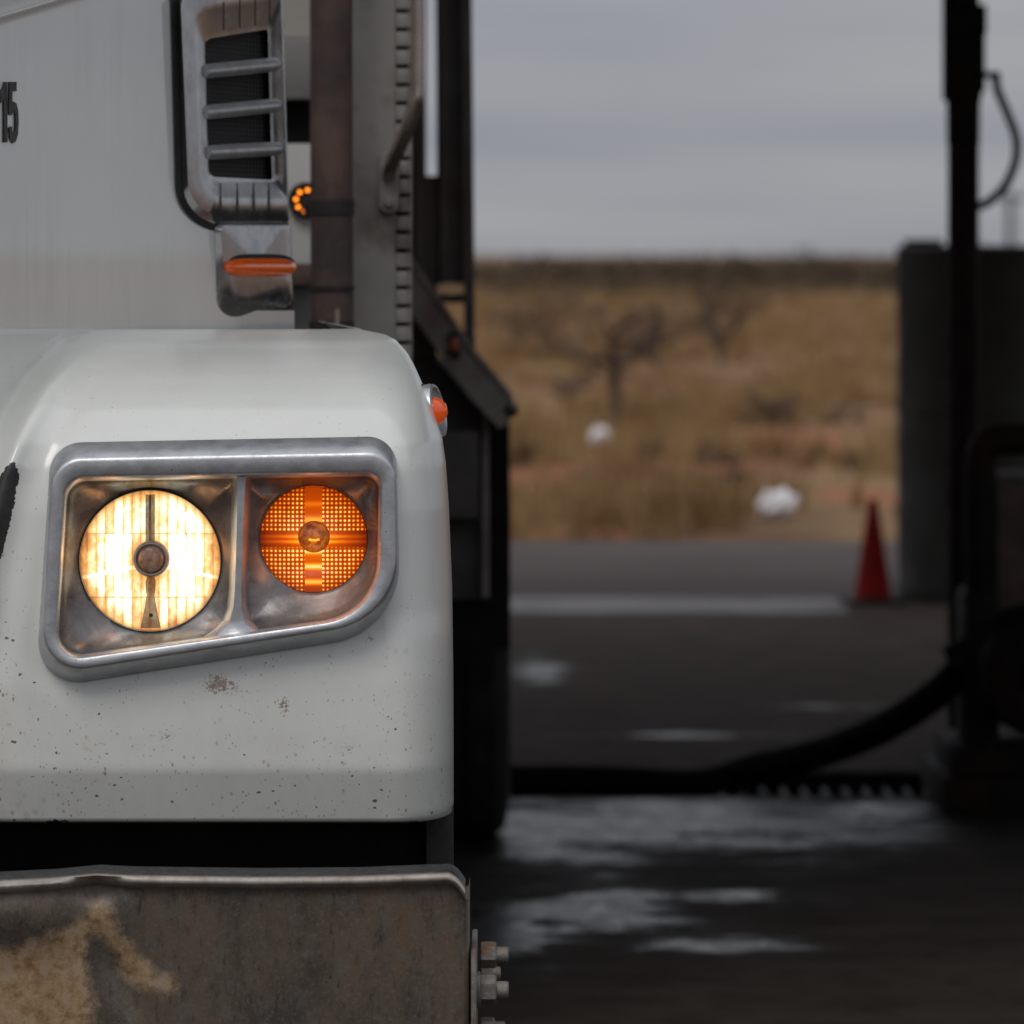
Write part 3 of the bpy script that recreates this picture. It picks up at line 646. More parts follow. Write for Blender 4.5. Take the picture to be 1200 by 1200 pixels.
# ---- turn signal
TD = FD + .043
V, Fc, c0 = disc_dome(367.5, 631.5, 62.5, TD, .006)
ts = obj('turn_signal', V, Fc, 'amberlit', truck, origin=c0)
obj('bulb', *lathe(W(368, 629, TD - .007), (0, -1, 0), [(17 * PX, -.002), (17 * PX, .001), (15.5 * PX, .004), (12 * PX, .007), (7 * PX, .009), (1e-5, .010)], 36), 'amberbulb', ts)
obj('filament', *tube([W(362, 632, TD - .0175), W(365, 633, TD - .0180), W(371, 633, TD - .0180), W(374, 632, TD - .0175)], .0014, 8), 'led', ts)
obj('bulb_ring', *lathe(W(368, 629, TD - .006), (0, -1, 0), [(18.6 * PX, -.003), (18.8 * PX, .001), (17.6 * PX, .0025), (16.8 * PX, .001)], 36), 'amber', ts)
V, Fc, c1 = disc_dome(367.5, 631.5, 62.8, TD - .004, .024)
obj('lens', V, Fc, 'glass', ts)

lamp_light('bulb_light', W(368, 650, TD - .055), (1, .26, .025), .030, .014, ts)
# ---- side marker lamp on the fender shoulder
mc = W(518, 480, 7.24); axm = Vector((.93, -.24, .20)).normalized()
mk = obj('side_marker', *lathe(mc - axm * .02, axm, [(33 * PX, -.02), (34 * PX, .0), (34 * PX, .010), (32.5 * PX, .015), (29 * PX, .016), (24 * PX, .012), (1e-5, .012)], 40), 'alu', truck)
obj('lens', *lathe(mc - axm * .008, axm, [(17 * PX, -.002), (16 * PX, .003), (13 * PX, .008), (8 * PX, .013), (1e-5, .015)], 32), 'orange', mk)
obj('gasket', *lathe(mc - axm * .024, axm, [(35.5 * PX, -.02), (35.5 * PX, .006), (30 * PX, .006)], 36), 'rubber', mk)

# ---- air intake on the rear of the hood side
def vd(u): return 7.885 + (u - 205) * .0034
def vlp(c, off): return [W(a, b, vd(a) + off) for a, b in rpoly(c)]
V1 = [(205, -26, 28), (332, -36, 5), (339, 268, 6), (212, 270, 52)]
V2 = [(207, -22, 27), (331, -32, 5), (339, 262, 6), (216, 264, 48)]
V3 = [(211, -15, 26), (330, -26, 5), (338, 252, 6), (222, 254, 42)]
V4 = [(225, 8, 24), (329, -8, 5), (337, 240, 6), (233, 238, 34)]
V5 = [(229, 14, 22), (328, 0, 4), (337, 232, 6), (236, 230, 30)]
V6 = [(236, 40, 14), (322, 26, 3), (327, 214, 4), (243, 214, 14)]
V7 = [(240, 46, 9), (314, 34, 3), (319, 211, 3), (245, 207, 9)]
ai = obj('air_intake', *loft([vlp(V2, .02), vlp(V2, -.02), vlp(V3, -.045), vlp(V4, -.050), vlp(V5, -.046), vlp(V6, -.022), vlp(V7, -.02), vlp(V7, .03)]), 'chrome', truck, sharp=35)
G1 = [(200, -32, 30), (330, -40, 5), (337, 268, 6), (208, 275, 56)]
obj('gasket', *loft([vlp(G1, .02), vlp(G1, -.012), vlp(V2, -.019)]), 'rubber', ai)
obj('screen', *loft([vlp(V7, .016), [W(280, 125, vd(280) + .016)] * len(rpoly(V7))]), 'screen', ai)
for (ua, va, ub, vb) in ((237, 84, 327, 75), (237, 132, 328, 123), (240, 179, 329, 174)):
    pa, pb = W(ua, va, vd(ua) - .012), W(ub, vb, vd(ub) - .014); rr_ = [.0098, .0108, .0110, .0108, .0100, .006]
    obj('louver', *tube([pa, pa.lerp(pb, .1), pa.lerp(pb, .5), pa.lerp(pb, .9), pa.lerp(pb, .97), pb], rr_, 16), 'alu', ai)
# seams faceting the upper and lower chrome bands
for ua in (258, 278, 297, 315):
    obj('seam', *tube([W(ua, 215, vd(ua) - .0225), W(ua + .6, 231, vd(ua) - .0462), W(ua + 1, 239, vd(ua) - .0500), W(ua + 1.5, 251, vd(ua) - .0472)], .0011, 6), 'clamp', ai)
for ua in (262, 281, 299, 316):
    f = (ua - 236) / 86.0; obj('seam', *tube([W(ua, 39 - 13 * f, vd(ua) - .0225), W(ua, 13 - 13 * f, vd(ua) - .0462), W(ua, 6 - 14 * f, vd(ua) - .0500)], .0011, 6), 'clamp', ai)
# lower trim with amber marker
T1 = [(247, 262, 6), (341, 262, 3), (344, 362, 9), (250, 384, 26)]
T2 = [(251, 262, 6), (341, 262, 3), (343, 358, 9), (255, 380, 24)]
T3 = [(258, 264, 6), (338, 264, 3), (340, 340, 12), (266, 362, 22)]
T4 = [(266, 268, 6), (330, 268, 3), (332, 332, 10), (272, 352, 18)]
lt = obj('lower_trim', *loft([vlp(T2, .03), vlp(T2, -.012), vlp(T3, -.038), vlp(T4, -.042), [W(300, 310, vd(300) - .043)] * len(rpoly(T4))]), 'chrome', truck, sharp=35)
obj('gasket', *loft([vlp(T1, .035), vlp(T1, -.008), vlp(T2, -.011)]), 'rubber', lt)
pa, pb = W(264, 313, vd(264) - .045), W(345, 313, vd(345) - .055)
n = 26; path = [pa.lerp(pb, q / n) for q in range(n + 1)]; rd = [.0005 + .0138 * math.sqrt(max(0, 1 - (2 * q / n - 1) ** 4)) for q in range(n + 1)]
mkl = obj('marker_lamp', *tube(path, rd, 18), 'amber', lt)
obj('lamp_base', *tube([p + Vector((-.004, .012, .004)) for p in path], [r + .002 for r in rd], 16), 'rubber', lt)
for u_ in (296, 309, 314, 322, 331, 340):
    p = W(u_, 312 + (u_ % 5), vd(u_) - .0625 - (.004 if u_ > 320 else 0))
    obj('led', *lathe(p, (.3, -1, 0), [(.0028, -.004), (.0026, .001), (1e-5, .0025)], 10), 'ledcap', lt)

# ---- bumper
us = np.concatenate([np.linspace(-1150, -40, 24), np.linspace(-30, 545, 190)])
def lipy(u): return np.interp(u, [-1150, -100, 0, 60, 112, 150, 300, 420, 520, 545], [1031, 1031, 1030, 1027, 1022, 1024, 1026, 1025, 1021, 1020])
def dent(u, v): return .020 * np.exp(-((u - 112) / 26) ** 2 - ((v - 1040) / 18) ** 2) - .018 * np.exp(-((u - 20) / 75) ** 2 - ((v - 1075) / 40) ** 2) + .012 * np.exp(-((u - 115 - (v - 1110) * .5) / 22) ** 2 - ((v - 1140) / 60) ** 2)
prof = [(-10, .085), (-9.5, .06), (-7, .03), (-4, .012), (0, .003), (4, 0), (7, .002), (9, .006), (12, .012), (16, .0145), (24, .016)] + [(30 + 6 * q, .017 + .0012 * q) for q in range(40)]
BV, BU, BVv, BE = [], [], [], []
xedge = W(545, 1100, 6.72).x
for (dv_, off) in prof:
    for u in us:
        base = float(lipy(u)) + 4; v = base + max(dv_, 0) if dv_ >= 0 else base
        d = 6.71 + off + (float(dent(u, base + dv_)) if dv_ > 0 else 0)
        # rounded outer upper corner
        z = H - (base + (dv_ if dv_ > 0 else 0) - V0) / F * 6.71
        if dv_ <= 0: z = H - (base - V0) / F * 6.71 + .004 * (1 - math.exp(dv_ / 3)) 
        x = (u - U0) / F * 6.71
        cr = max(0, u - 523) / 22.0; z -= .020 * cr * cr if dv_ < 14 else 0.0
        BV.append(Vector((x, d, z))); BU.append(u); BVv.append(base + dv_); BE.append((1.0 if dv_ <= 9 else math.exp(-((dv_ - 9) / 2.5) ** 2)) if dv_ > -1 else .0)
nb = len(us); Fc = [(i * nb + j, i * nb + j + 1, (i + 1) * nb + j + 1, (i + 1) * nb + j) for i in range(len(prof) - 1) for j in range(nb - 1)]
# return flange round the right end
n0 = len(BV)
for i in range(8, len(prof)):
    p = BV[i * nb + nb - 1]; BV.append(p + Vector((.004, .006, 0))); BV.append(p + Vector((.005, .11, 0))); BU += [548, 548]; BVv += [1200, 1200]; BE += [.5, .25]
for i in range(8, len(prof)):
    k = n0 + (i - 8) * 2
    if i < len(prof) - 1:
        Fc.append((i * nb + nb - 1, k, k + 2, (i + 1) * nb + nb - 1)); Fc.append((k, k + 1, k + 3, k + 2))
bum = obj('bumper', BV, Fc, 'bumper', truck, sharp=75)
BU, BVv = np.array(BU), np.array(BVv)
sheenp = sdf(BU, BVv, [(-300, 1100), (-40, 1116), (0, 1112), (45, 1105), (80, 1086), (105, 1066), (118, 1063), (134, 1080), (140, 1098), (158, 1120), (182, 1148), (200, 1146), (209, 1160), (200, 1168), (170, 1168), (150, 1158), (134, 1132), (118, 1104), (102, 1100), (99, 1130), (106, 1170), (112, 1330), (-300, 1330)])  # outline of the reflection painted on the dented bumper face
fattr(bum, 'mud_or_sheen', np.clip(sheenp, -40, 40)); fattr(bum, 'edge', BE); fattr(bum, 'flange', [1.0 if (i < nb * 4) else 0.0 for i in range(len(BE))])
# end bracket, nuts and studs
br = obj('end_bracket', *boxmesh((xedge + .007, 6.74, .46), (xedge + .014, 6.96, W(0, 1113, 6.75).z), .003), 'nut', truck)
def hexnut(u, v, d, r, ln, studr, studl, parent, tilt=.25):
    c = Vector((xedge + .014, d, W(0, v, d).z))
    def ring(x, rr, seg, ph): return [c + Vector((x, rr * math.cos(ph + 2 * math.pi * q / seg), rr * math.sin(ph + 2 * math.pi * q / seg))) for q in range(seg)]
    if u: obj('washer', *lathe(c, (1, 0, 0), [(r * .3, 0), (r * 1.22, 0), (r * 1.22, .004), (r * .8, .006)], 24, True, True), 'nut', parent)
    x0 = .005
    obj('nut', *loft([ring(x0, r * .97, 6, tilt), ring(x0 + .002, r, 6, tilt), ring(x0 + ln - .002, r, 6, tilt), ring(x0 + ln, r * .88, 6, tilt)], True, True, True), 'nut', parent, sharp=20)
    obj('stud', *lathe(c + Vector((x0 + ln, 0, 0)), (1, 0, 0), [(studr, -.004), (studr, studl - .002), (studr * .82, studl)], 20, False, True), 'nut', parent)
hexnut(0, 1119, 6.82, .0165, .019, .0102, .015, br)
hexnut(1, 1160, 6.78, .0185, .019, .0108, .015, br, .52)
hexnut(0, 1141, 6.90, .014, .014, .009, .010, br)
hexnut(0, 1206, 6.80, .015, .017, .010, .013, br)

# ---- dark parts behind the gap
obj('inner_panel', *boxmesh((W(-690, 0, 7).x, 7.13, .38), (W(500, 0, 7.13).x, 7.16, W(0, 930, 7.1).z), .004), 'dark', truck)
obj('splash_guard', *loft([[Vector((W(500, 0, 7.1).x + .034 * math.sin(a), 7.10 + .06 * (1 - math.cos(a)), z)) for a in [math.pi / 2 * q / 8 for q in range(9)]] for z in (.45, .70, W(0, 945, 7.1).z)], False), 'rubber', truck)
def wheel(parent, x0, x1, y, r, name='wheel'):
    xc = (x0 + x1) / 2; hw = (x1 - x0) / 2; c = Vector((xc, y, r))
    t = obj(name, *lathe(c, (1, 0, 0), [(r * .58, -hw * .9), (r * .8, -hw), (r * .95, -hw * .9), (r, -hw * .72), (r, hw * .72), (r * .95, hw * .9), (r * .8, hw), (r * .58, hw * .9)], 48), 'tyre', parent)
    obj('rim', *lathe(c, (1, 0, 0), [(r * .58, -hw * .88), (r * .56, hw * .85), (r * .5, hw * .5), (r * .28, hw * .35), (r * .26, hw * .8), (r * .05, hw * .85)], 32), 'clamp', t)
    tr_ = []
    for q in range(40):                                                  # tread blocks
        a = 2 * math.pi * q / 40; 
        for (xa, xb) in ((-.7, -.25), (-.18, .18), (.25, .7)):
            v_, f_ = boxmesh((-hw * -xa, -.032, r - .012), (hw * xb, .032, r + .008), 0); rm = Matrix.Rotation(a, 3, 'X'); tr_.append(([rm @ p + c for p in v_], f_))
    obj('tread', *join(*tr_), 'tyre', t, smooth=False)
    return t
wheel(truck, -.36, -.10, 8.02, .52)

# ---- cab behind the hood
CD = 9.95
cab = obj('cab', *ubox(-1400, 372, 168, 312, CD, .9, bev=.01), 'cabwhite', truck)
obj('cowl_recess', *ubox(-1400, 370, 116, 168, CD + .05, .7, bev=.005), 'dark', cab)
obj('grey_panel', *ubox(-1400, 371, 44, 117, CD - .01, .8, bev=.01), 'cabgrey', cab)
obj('upper_panel', *ubox(-1400, 372, -600, 45, CD, .9, bev=.01), 'cabbeige', cab)
obj('lower_panel', *ubox(-1400, 376, 312, 470, CD + .03, .8, bev=.01), M['cabgrey'], cab)
obj('sill_rail', *ubox(-1400, 378, 309, 335, CD - .06, .08, bev=.01), 'exhaust', cab)
obj('cab_floor', *boxmesh((W(-1400, 0, CD).x, CD + .1, .55), (W(372, 0, CD).x, CD + .8, W(0, 460, CD).z), .02), 'dark', cab)
il = obj('indicator_lamp', *lathe(W(359, 235, CD - .004), (0, -1, 0), [(.033, -.01), (.033, .012), (.030, .018), (.027, .019), (.026, .014), (1e-5, .012)], 36), 'rubber', truck)
for q in range(8):
    a = 2 * math.pi * q / 8 + .12
    obj('led', *lathe(W(359 + 12.3 * math.cos(a), 235 + 12.3 * math.sin(a), CD - .017), (0, -1, 0), [(.0042, -.003), (.0040, .001), (.003, .0035), (1e-5, .0045)], 14), 'led', il)
# exhaust stack
ED = 9.28; ru = 25 * ED / F
ex = obj('exhaust_stack', *tube([W(391, 470, ED), W(390, 430, ED), W(389, 300, ED), W(388, 0, ED), W(387, -500, ED)], ru, 28), 'exhaust', truck)
for v_, h_ in ((243, 9), (338, 3), (386, 10)):
    obj('clamp', *lathe(W(389, v_, ED), (0, 0, 1), [(ru + .001, -h_ * ED / F), (ru + .0022, -h_ * ED / F), (ru + .0022, h_ * ED / F), (ru + .001, h_ * ED / F)], 28), 'clamp', ex)
obj('clamp_arm', *ubox(356, 372, 232, 250, ED + .02, .3, bev=.003), 'clamp', ex)
obj('stud', *tube([W(395, 392, ED - .06), W(395, 362, ED - .06)], .0038, 10), 'tube', ex)
# grey rear fairing panel with slotted edge
GD = 9.42
fa = obj('cab_fairing', *ubox(412, 464, -400, 470, GD, .06, bev=.006), 'fairing', truck)
obj('fairing_edge', *ubox(477.5, 482.5, -400, 470, GD, .06, bev=.003), 'fairing', fa)
obj('slot_backing', *ubox(464, 478, -400, 470, GD + .04, .015, bev=0), 'dark', fa)
v_ = -395.0
while v_ < 465:
    obj('slot_bar', *ubox(463.8, 477.8, v_, v_ + 17.0, GD + .003, .03, bev=.0015), 'fairing', fa); v_ += 21.6
v_ = -391.0
while v_ < 465:                                                          # rivet heads along the edge
    obj('rivet', *lathe(W(480, v_ + 14, GD - .001), (0, -1, 0), [(.0032, 0), (.0026, .002), (1e-5, .003)], 8), 'clamp', fa); v_ += 21.6
hp = rpoly([(443.5, 178, 11), (468, 178, 11), (468, 251, 12), (443.5, 251, 12)], 8, 2)
obj('handle_plate', *loft([[W(a, b, GD) for a, b in hp], [W(a, b, GD - .014) for a, b in hp], [W(455.7 + (a - 455.7) * .88, 214 + (b - 214) * .95, GD - .018) for a, b in hp], [W(455.7, 214, GD - .018)] * len(hp)]), 'fairing', fa)
obj('handle_bolt', *lathe(W(456, 238, GD - .018), (0, -1, 0), [(.011, 0), (.011, .002), (.008, .003), (.008, .009), (.006, .011), (1e-5, .011)], 16), 'nut', fa)
obj('grab_handle', *tube([W(456, 205, GD - .02), W(459, 192, GD - .05), W(474, 158, GD - .085), W(486, 122, GD - .10), W(489, 95, GD - .10), W(489, 0, GD - .10), W(488, -150, GD - .10), W(486, -260, GD - .10), W(472, -300, GD - .07), W(457, -330, GD - .02)], .0125, 16, smoothn=6), 'tube', fa)
# chassis rails joining it all
for xa, xb in ((-.95, -.87), (-1.69, -1.61)): obj('frame_rail', *boxmesh((xa, 6.8, .62), (xb, 14.6, .86), .01), 'dark', truck)
for xa, xb in ((-.945, -.80), (-1.76, -1.615)): obj('bumper_bracket', *boxmesh((xa, 6.74, .48), (xb, 7.2, .78), .01), 'dark', truck)
obj('fairing_bracket', *boxmesh((W(-200, 0, GD).x, GD + .03, .70), (W(478, 0, GD).x, GD + .14, .80), .01), 'dark', truck)

# ================================================================== TRAILER BEHIND
TL = 12.5
trl = thing('trailer', 'dark steel trailer with sloping fender standing behind the white truck', 'trailer', (W(540, 0, TL).x, 13.5, 0))
def plate(poly, d, th): 
    n = len(poly); return loft([[W(a, b, d) for a, b in poly], [W(a, b, d) + Vector((0, th, 0)) for a, b in poly]], True, True, True)
obj('bulkhead', *plate([(380, -700), (497, -700), (499, 206), (512, 206), (507, -700), (543, -700), (551, 332), (380, 332)][::-1], TL, .05), 'trailer', trl, smooth=False)
obj('rib', *plate([(512, -700), (519, -700), (524, 330), (517, 330)], TL - .03, .03), 'trailer', trl, smooth=False)
obj('rib', *plate([(486, -700), (494, -700), (495, 330), (487, 330)], TL - .03, .03), 'trailer', trl, smooth=False)
obj('post', *plate([(536, -700), (546, -700), (557, 445), (544, 445)], TL - .035, .09), 'trailer', trl, smooth=False)
obj('cross_bar', *ubox(470, 546, 345, 355, TL + .02, .06, bev=.004), 'trailer', trl)
obj('cross_bar', *ubox(380, 512, 330, 420, TL + .10, .06, bev=.004), 'trailer', trl)
beam = obj('sloping_fender', *plate([(440, 262), (470, 290), (505, 340), (552, 410), (596, 462), (601, 476), (598, 492), (586, 503), (548, 462), (500, 392), (470, 350), (440, 320)], TL - .06, .5), 'beam', trl, smooth=False)
obj('fender_lip', *tube([W(440, 262, TL - .06), W(470, 290, TL - .06), W(505, 340, TL - .06), W(552, 410, TL - .06), W(596, 462, TL - .06), W(601, 478, TL - .06)], .008, 10), 'beam', trl)
ml_ = obj('marker_lamp', *ubox(526, 540, 388, 420, TL - .085, .03, bev=.006), 'rubber', trl)
obj('lens', *ubox(528.5, 537.5, 396, 412, TL - .096, .02, bev=.006), 'redlens', ml_)
obj('corner_buffer', *lathe(W(599, 481, TL - .06), (0, -1, 0), [(.016, -.05), (.016, .0), (.012, .006), (1e-5, .006)], 16), 'rubber', trl)
obj('mud_flap', *plate([(480, 400), (520, 430), (572, 490), (572, 702), (480, 702)], TL + .12, .02), M['trailer'], trl, smooth=False)
obj('side_panel', *plate([(470, 395), (520, 440), (575, 492), (597, 500), (598, 640), (598, 760), (470, 760)], TL + .16, 1.2), M['dark'], trl, smooth=False)
obj('flap_hanger', *plate([(566, 480), (573, 488), (573, 700), (566, 700)], TL + .07, .04), M['beam'], trl, smooth=False)
xw = W(598, 960, 14.05).x
wheel(trl, xw - .28, xw, 14.25, .505); wheel(trl, xw - .60, xw - .32, 14.25, .505)
obj('axle', *tube([(xw - 2.4, 14.25, .505), (xw - .1, 14.25, .505)], .07, 16), 'trailer', trl)
wheel(trl, xw - 2.42, xw - 2.14, 14.25, .505)
for xa, xb in ((-.85, -.72), (-1.75, -1.62)): obj('frame_beam', *boxmesh((xw + xa, 12.4, .80), (xw + xb, 16.5, 1.12), .01), 'trailer', trl)
obj('cross_member', *boxmesh((xw - 1.75, 12.5, .90), (W(560, 0, TL).x, 12.62, 1.10), .01), 'trailer', trl)
obj('support', *boxmesh((W(572, 0, TL).x - .05, TL + .15, .9), (W(572, 0, TL).x + .0, TL + .3, W(0, 485, TL).z), .006), 'trailer', trl)
obj('landing_leg', *boxmesh((xw - .84, 12.7, 0.0), (xw - .73, 12.85, .82), .006), 'trailer', trl)

# ================================================================== YARD OBJECTS
# cone
cy = GZ(707); cc = W(1023, 707, cy); s_ = cy / F
cone = thing('traffic_cone', 'red-orange plastic traffic cone on black base at the edge of the slab', 'traffic cone', (cc.x, cy, .004))
obj('body', *lathe((cc.x, cy, .004), (0, 0, 1), [(24 * s_, .02), (22.5 * s_, .03), (6.5 * s_, 112 * s_), (5.5 * s_, 119 * s_), (3 * s_, 121 * s_), (1e-5, 121 * s_)], 32), 'cone', cone)
obj('base', *boxmesh((cc.x - 34 * s_, cy - 34 * s_, .004), (cc.x + 34 * s_, cy + 34 * s_, .026), .008, rotz=.2), 'rubber', cone)
# round tank
bd = GZ(706); kb = bd / F; rt = 92 * kb; tcx = W(1054, 0, bd).x + rt; tcy = bd + rt * .6; ztop = W(0, 290, bd).z
bn = thing('round_tank', 'dark grey round steel tank standing behind the traffic cone', 'tank', (tcx, tcy, 0))
obj('shell', *lathe((tcx, tcy, 0), (0, 0, 1), [(rt, 0.006), (rt, .05), (rt * .985, .06), (rt * .985, ztop - .05), (rt, ztop - .04), (rt, ztop), (rt * .96, ztop + .008), (1e-5, ztop + .012)], 64), 'bin', bn)
obj('band', *lathe((tcx, tcy, ztop * .55), (0, 0, 1), [(rt * .985, -.02), (rt * 1.0, -.018), (rt * 1.0, .018), (rt * .985, .02)], 64), 'bin', bn)
obj('latch', *boxmesh((tcx - rt * .9, tcy - .1, ztop + .004), (tcx - rt * .42, tcy + .02, ztop + .035), .006), 'black', bn)
# standpipe with valve head and cable
sd0 = 16.35; sp = thing('standpipe', 'tall black standpipe with valve head and grey looped cable', 'standpipe', (W(1129, 0, sd0).x, sd0, 0)); k = sd0 / F
def pz(v): return W(0, v, sd0).z
bx = W(1129, 0, sd0).x
obj('pipe', *tube([(bx, sd0, 0), (bx, sd0, 1.0), (bx, sd0, pz(-250))], 18.5 * k, 20), 'redblack', sp)
obj('valve_body', *lathe((bx, sd0, pz(60)), (0, 0, 1), [(17 * k, -62 * k), (21 * k, -58 * k), (22 * k, -50 * k), (22 * k, 20 * k), (24 * k, 24 * k), (24 * k, 44 * k), (19 * k, 50 * k), (15 * k, 62 * k)], 24), 'black', sp)
obj('valve_plate', *boxmesh((bx - 24 * k, sd0 - .03, pz(118)), (bx - 15 * k, sd0 + .03, pz(-30)), .004), 'black', sp)
obj('actuator', *boxmesh((bx + 8 * k, sd0 - .05, pz(42)), (bx + 26 * k, sd0 + .05, pz(6)), .008), 'black', sp)
obj('lever', *boxmesh((bx + 20 * k, sd0 - .02, pz(108)), (bx + 25 * k, sd0 + .02, pz(38)), .004), 'black', sp)
obj('lower_sleeve', *lathe((bx, sd0, pz(150)), (0, 0, 1), [(17 * k, -22 * k), (19.5 * k, -18 * k), (20 * k, 40 * k), (17 * k, 44 * k)], 20), 'black', sp)
obj('cable_gland', *boxmesh((bx + 15 * k, sd0 - .02, pz(92)), (bx + 43 * k, sd0 + .02, pz(84)), .004), 'black', sp)
obj('cable', *tube([(bx + 38 * k, sd0, pz(86)), (bx + 40 * k, sd0, pz(105)), (bx + 50 * k, sd0 - .01, pz(130)), (bx + 61 * k, sd0 - .02, pz(162)), (bx + 60 * k, sd0 - .02, pz(190)), (bx + 48 * k, sd0 - .01, pz(218)), (bx + 30 * k, sd0, pz(236)), (bx + 14 * k, sd0, pz(243))], 5.6 * k, 10, smoothn=6), 'cable', sp)
# pump skid
pd = 15.0; k = pd / F
def pp(u, v, dy=0.0): a = W(u, v, pd); return (a.x, pd + dy, max(a.z, 0))
pu = thing('pump_skid', 'black transfer pump on a skid with bent pipe guard', 'pump', (W(1190, 0, pd).x, pd, 0))
obj('pipe_guard', *tube([pp(1150, 905), pp(1150, 780), pp(1150, 600), pp(1150, 545), pp(1154, 525), pp(1166, 517), pp(1186, 515), pp(1330, 515), pp(1360, 530), pp(1364, 600), pp(1364, 905)], 19 * k, 18, smoothn=4), 'black', pu)
obj('motor_housing', *lathe(pp(1215, 785), (0, -1, 0), [(1e-5, -.45), (64 * k, -.45), (72 * k, -.40), (76 * k, -.05), (74 * k, .12), (66 * k, .16), (52 * k, .17), (48 * k, .13), (20 * k, .13), (18 * k, .18), (1e-5, .18)], 40), 'black', pu)
obj('engine_block', *boxmesh((W(1168, 0, pd).x, pd + .1, W(0, 760, pd).z), (W(1340, 0, pd).x, pd + .55, W(0, 560, pd).z), .02), M['exhaust'], pu)
obj('pump_body', *boxmesh((W(1128, 0, pd).x, pd - .05, W(0, 880, pd).z), (W(1170, 0, pd).x, pd + .25, W(0, 690, pd).z), .03), 'black', pu)
obj('skid_base', *boxmesh((W(1098, 0, pd).x, pd - .18, 0.0), (W(1370, 0, pd).x, pd + .6, W(0, 905, pd).z), .012), 'black', pu)
obj('skid_step', *boxmesh((W(1112, 0, pd).x, pd - .10, W(0, 906, pd).z), (W(1340, 0, pd).x, pd + .5, W(0, 872, pd).z), .012), 'black', pu)
obj('coupling', *lathe(pp(1140, 765), (-1, 0, -.45), [(20 * k, -.04), (24 * k, -.04), (24 * k, .02), (21 * k, .03), (21 * k, .07), (17 * k, .07)], 24), 'black', pu)
# hose
hd_ = [pp(1140, 768, .02)]
for (u, v, d) in ((1118, 794, 15.05), (1085, 822, 15.12), (1040, 850, 15.22), (990, 872, 15.34), (940, 888, 15.46), (890, 899, 15.57)):
    a = W(u, v, d); hd_.append((a.x, d, max(a.z, .02)))
for (u, d) in ((820, 15.68), (720, 15.76), (620, 15.78), (480, 15.74), (300, 15.78)): hd_.append((W(u, 0, d).x, d, -.004))
hose = obj('suction_hose', *tube(hd_, .044, 16, smoothn=8), 'hose')
tag(hose, 'thick black rubber hose running from the pump along the trench drain', 'hose')
# far pole
pdst = 260
fp = thing('utility_pole', 'thin distant pole rising beyond the field', 'pole', (W(1184, 0, pdst).x, pdst, 0))
obj('shaft', *tube([(W(1184, 0, pdst).x, pdst, 0), (W(1184, 0, pdst).x, pdst, W(0, 225, pdst).z)], .16, 10), M['bin'], fp)
obj('crossarm', *boxmesh((W(1184, 0, pdst).x - .9, pdst - .06, W(0, 234, pdst).z), (W(1184, 0, pdst).x + .9, pdst + .06, W(0, 230, pdst).z), .01), M['bin'], fp)

# crumpled bags
def bag(name, u, v, ru, rv, label, seed):
    d = GZ(v + rv); c = W(u, v, d); rng = np.random.RandomState(seed); bm = bmesh.new(); bmesh.ops.create_icosphere(bm, subdivisions=4, radius=1)
    ph = rng.rand(12) * 6.28; fr_ = rng.randn(12, 3) * 2.6
    gz = float(field_z(c.x, d))
    for vtx in bm.verts:
        n = vtx.co.normalized(); h = sum(abs(math.sin(fr_[i] @ np.array(n) + ph[i])) for i in range(5)) / 5 + .25 * n.x * n.z
        r = .62 + .6 * h; vtx.co = Vector((n.x * ru * d / F * r, n.y * ru * d / F * r, max(n.z * rv * d / F * r * 1.05, -.9 * rv * d / F)))
    V = [v.co + Vector((c.x, d, c.z)) for v in bm.verts]; bm.verts.index_update(); Fc = [tuple(x.index for x in f.verts) for f in bm.faces]; bm.free()
    o = obj(name, V, Fc, 'bag', origin=(c.x, d, c.z), sharp=25); tag(o, label, 'litter', 'pieces of litter in the grass'); return o
bag('plastic_bag', 911, 592, 23, 17, 'larger crumpled white plastic bag in the dry grass beside the road', 3)
bag('plastic_scrap', 702, 512, 12, 11, 'small white plastic scrap near the bare mesquite trunk', 5)

# ================================================================== VEGETATION
m = MB('dry_grass'); ob = m.noise(.8, 5, .65, (1, .5, 1)); hv = m.noise(9, 3)
c = m.ramp(ob, (.36, (.12, .066, .032)), (.45, (.26, .158, .07)), (.55, (.33, .22, .108)), (.66, (.17, .085, .042)))
c = m.mix(m.ramp(hv, (.35, 0.0), (.8, .55)), c, (.16, .10, .05)); m.set(Base_Color=c, Roughness=.85, Specular_IOR_Level=.1); M['grass'] = m.m
m = MB('bare_twig_bark'); m.set(Base_Color=m.ramp(m.noise(6, 4), (.3, (.08, .058, .044)), (.7, (.14, .10, .078))), Roughness=.9, Specular_IOR_Level=.1); M['bark'] = m.m
m = MB('dull_brush'); m.set(Base_Color=m.ramp(m.noise(.5, 4), (.3, (.05, .040, .030)), (.55, (.085, .066, .045)), (.75, (.06, .055, .035))), Roughness=.9, Specular_IOR_Level=.1); M['brush'] = m.m
rng = np.random.RandomState(11)
def blades(n, pts, hmin, hmax, spread, wd):
    V, Fc = [], []
    for (x, y) in pts:
        z = float(field_z(x, y)); s = rng.uniform(.6, 1.25)
        for _ in range(n):
            a = rng.uniform(0, 6.283); r = abs(rng.normal(0, spread)) * s; bx_, by_ = x + math.cos(a) * r * .5, y + math.sin(a) * r * .5
            h = rng.uniform(hmin, hmax) * s; lx, ly = math.cos(a) * h * rng.uniform(.1, .6), math.sin(a) * h * rng.uniform(.1, .6); w_ = wd * rng.uniform(.6, 1.4)
            i = len(V); V += [(bx_ - w_, by_, z - .02), (bx_ + w_, by_, z - .02), (bx_ + lx, by_ + ly, z + h)]; Fc.append((i, i + 1, i + 2))
    return V, Fc
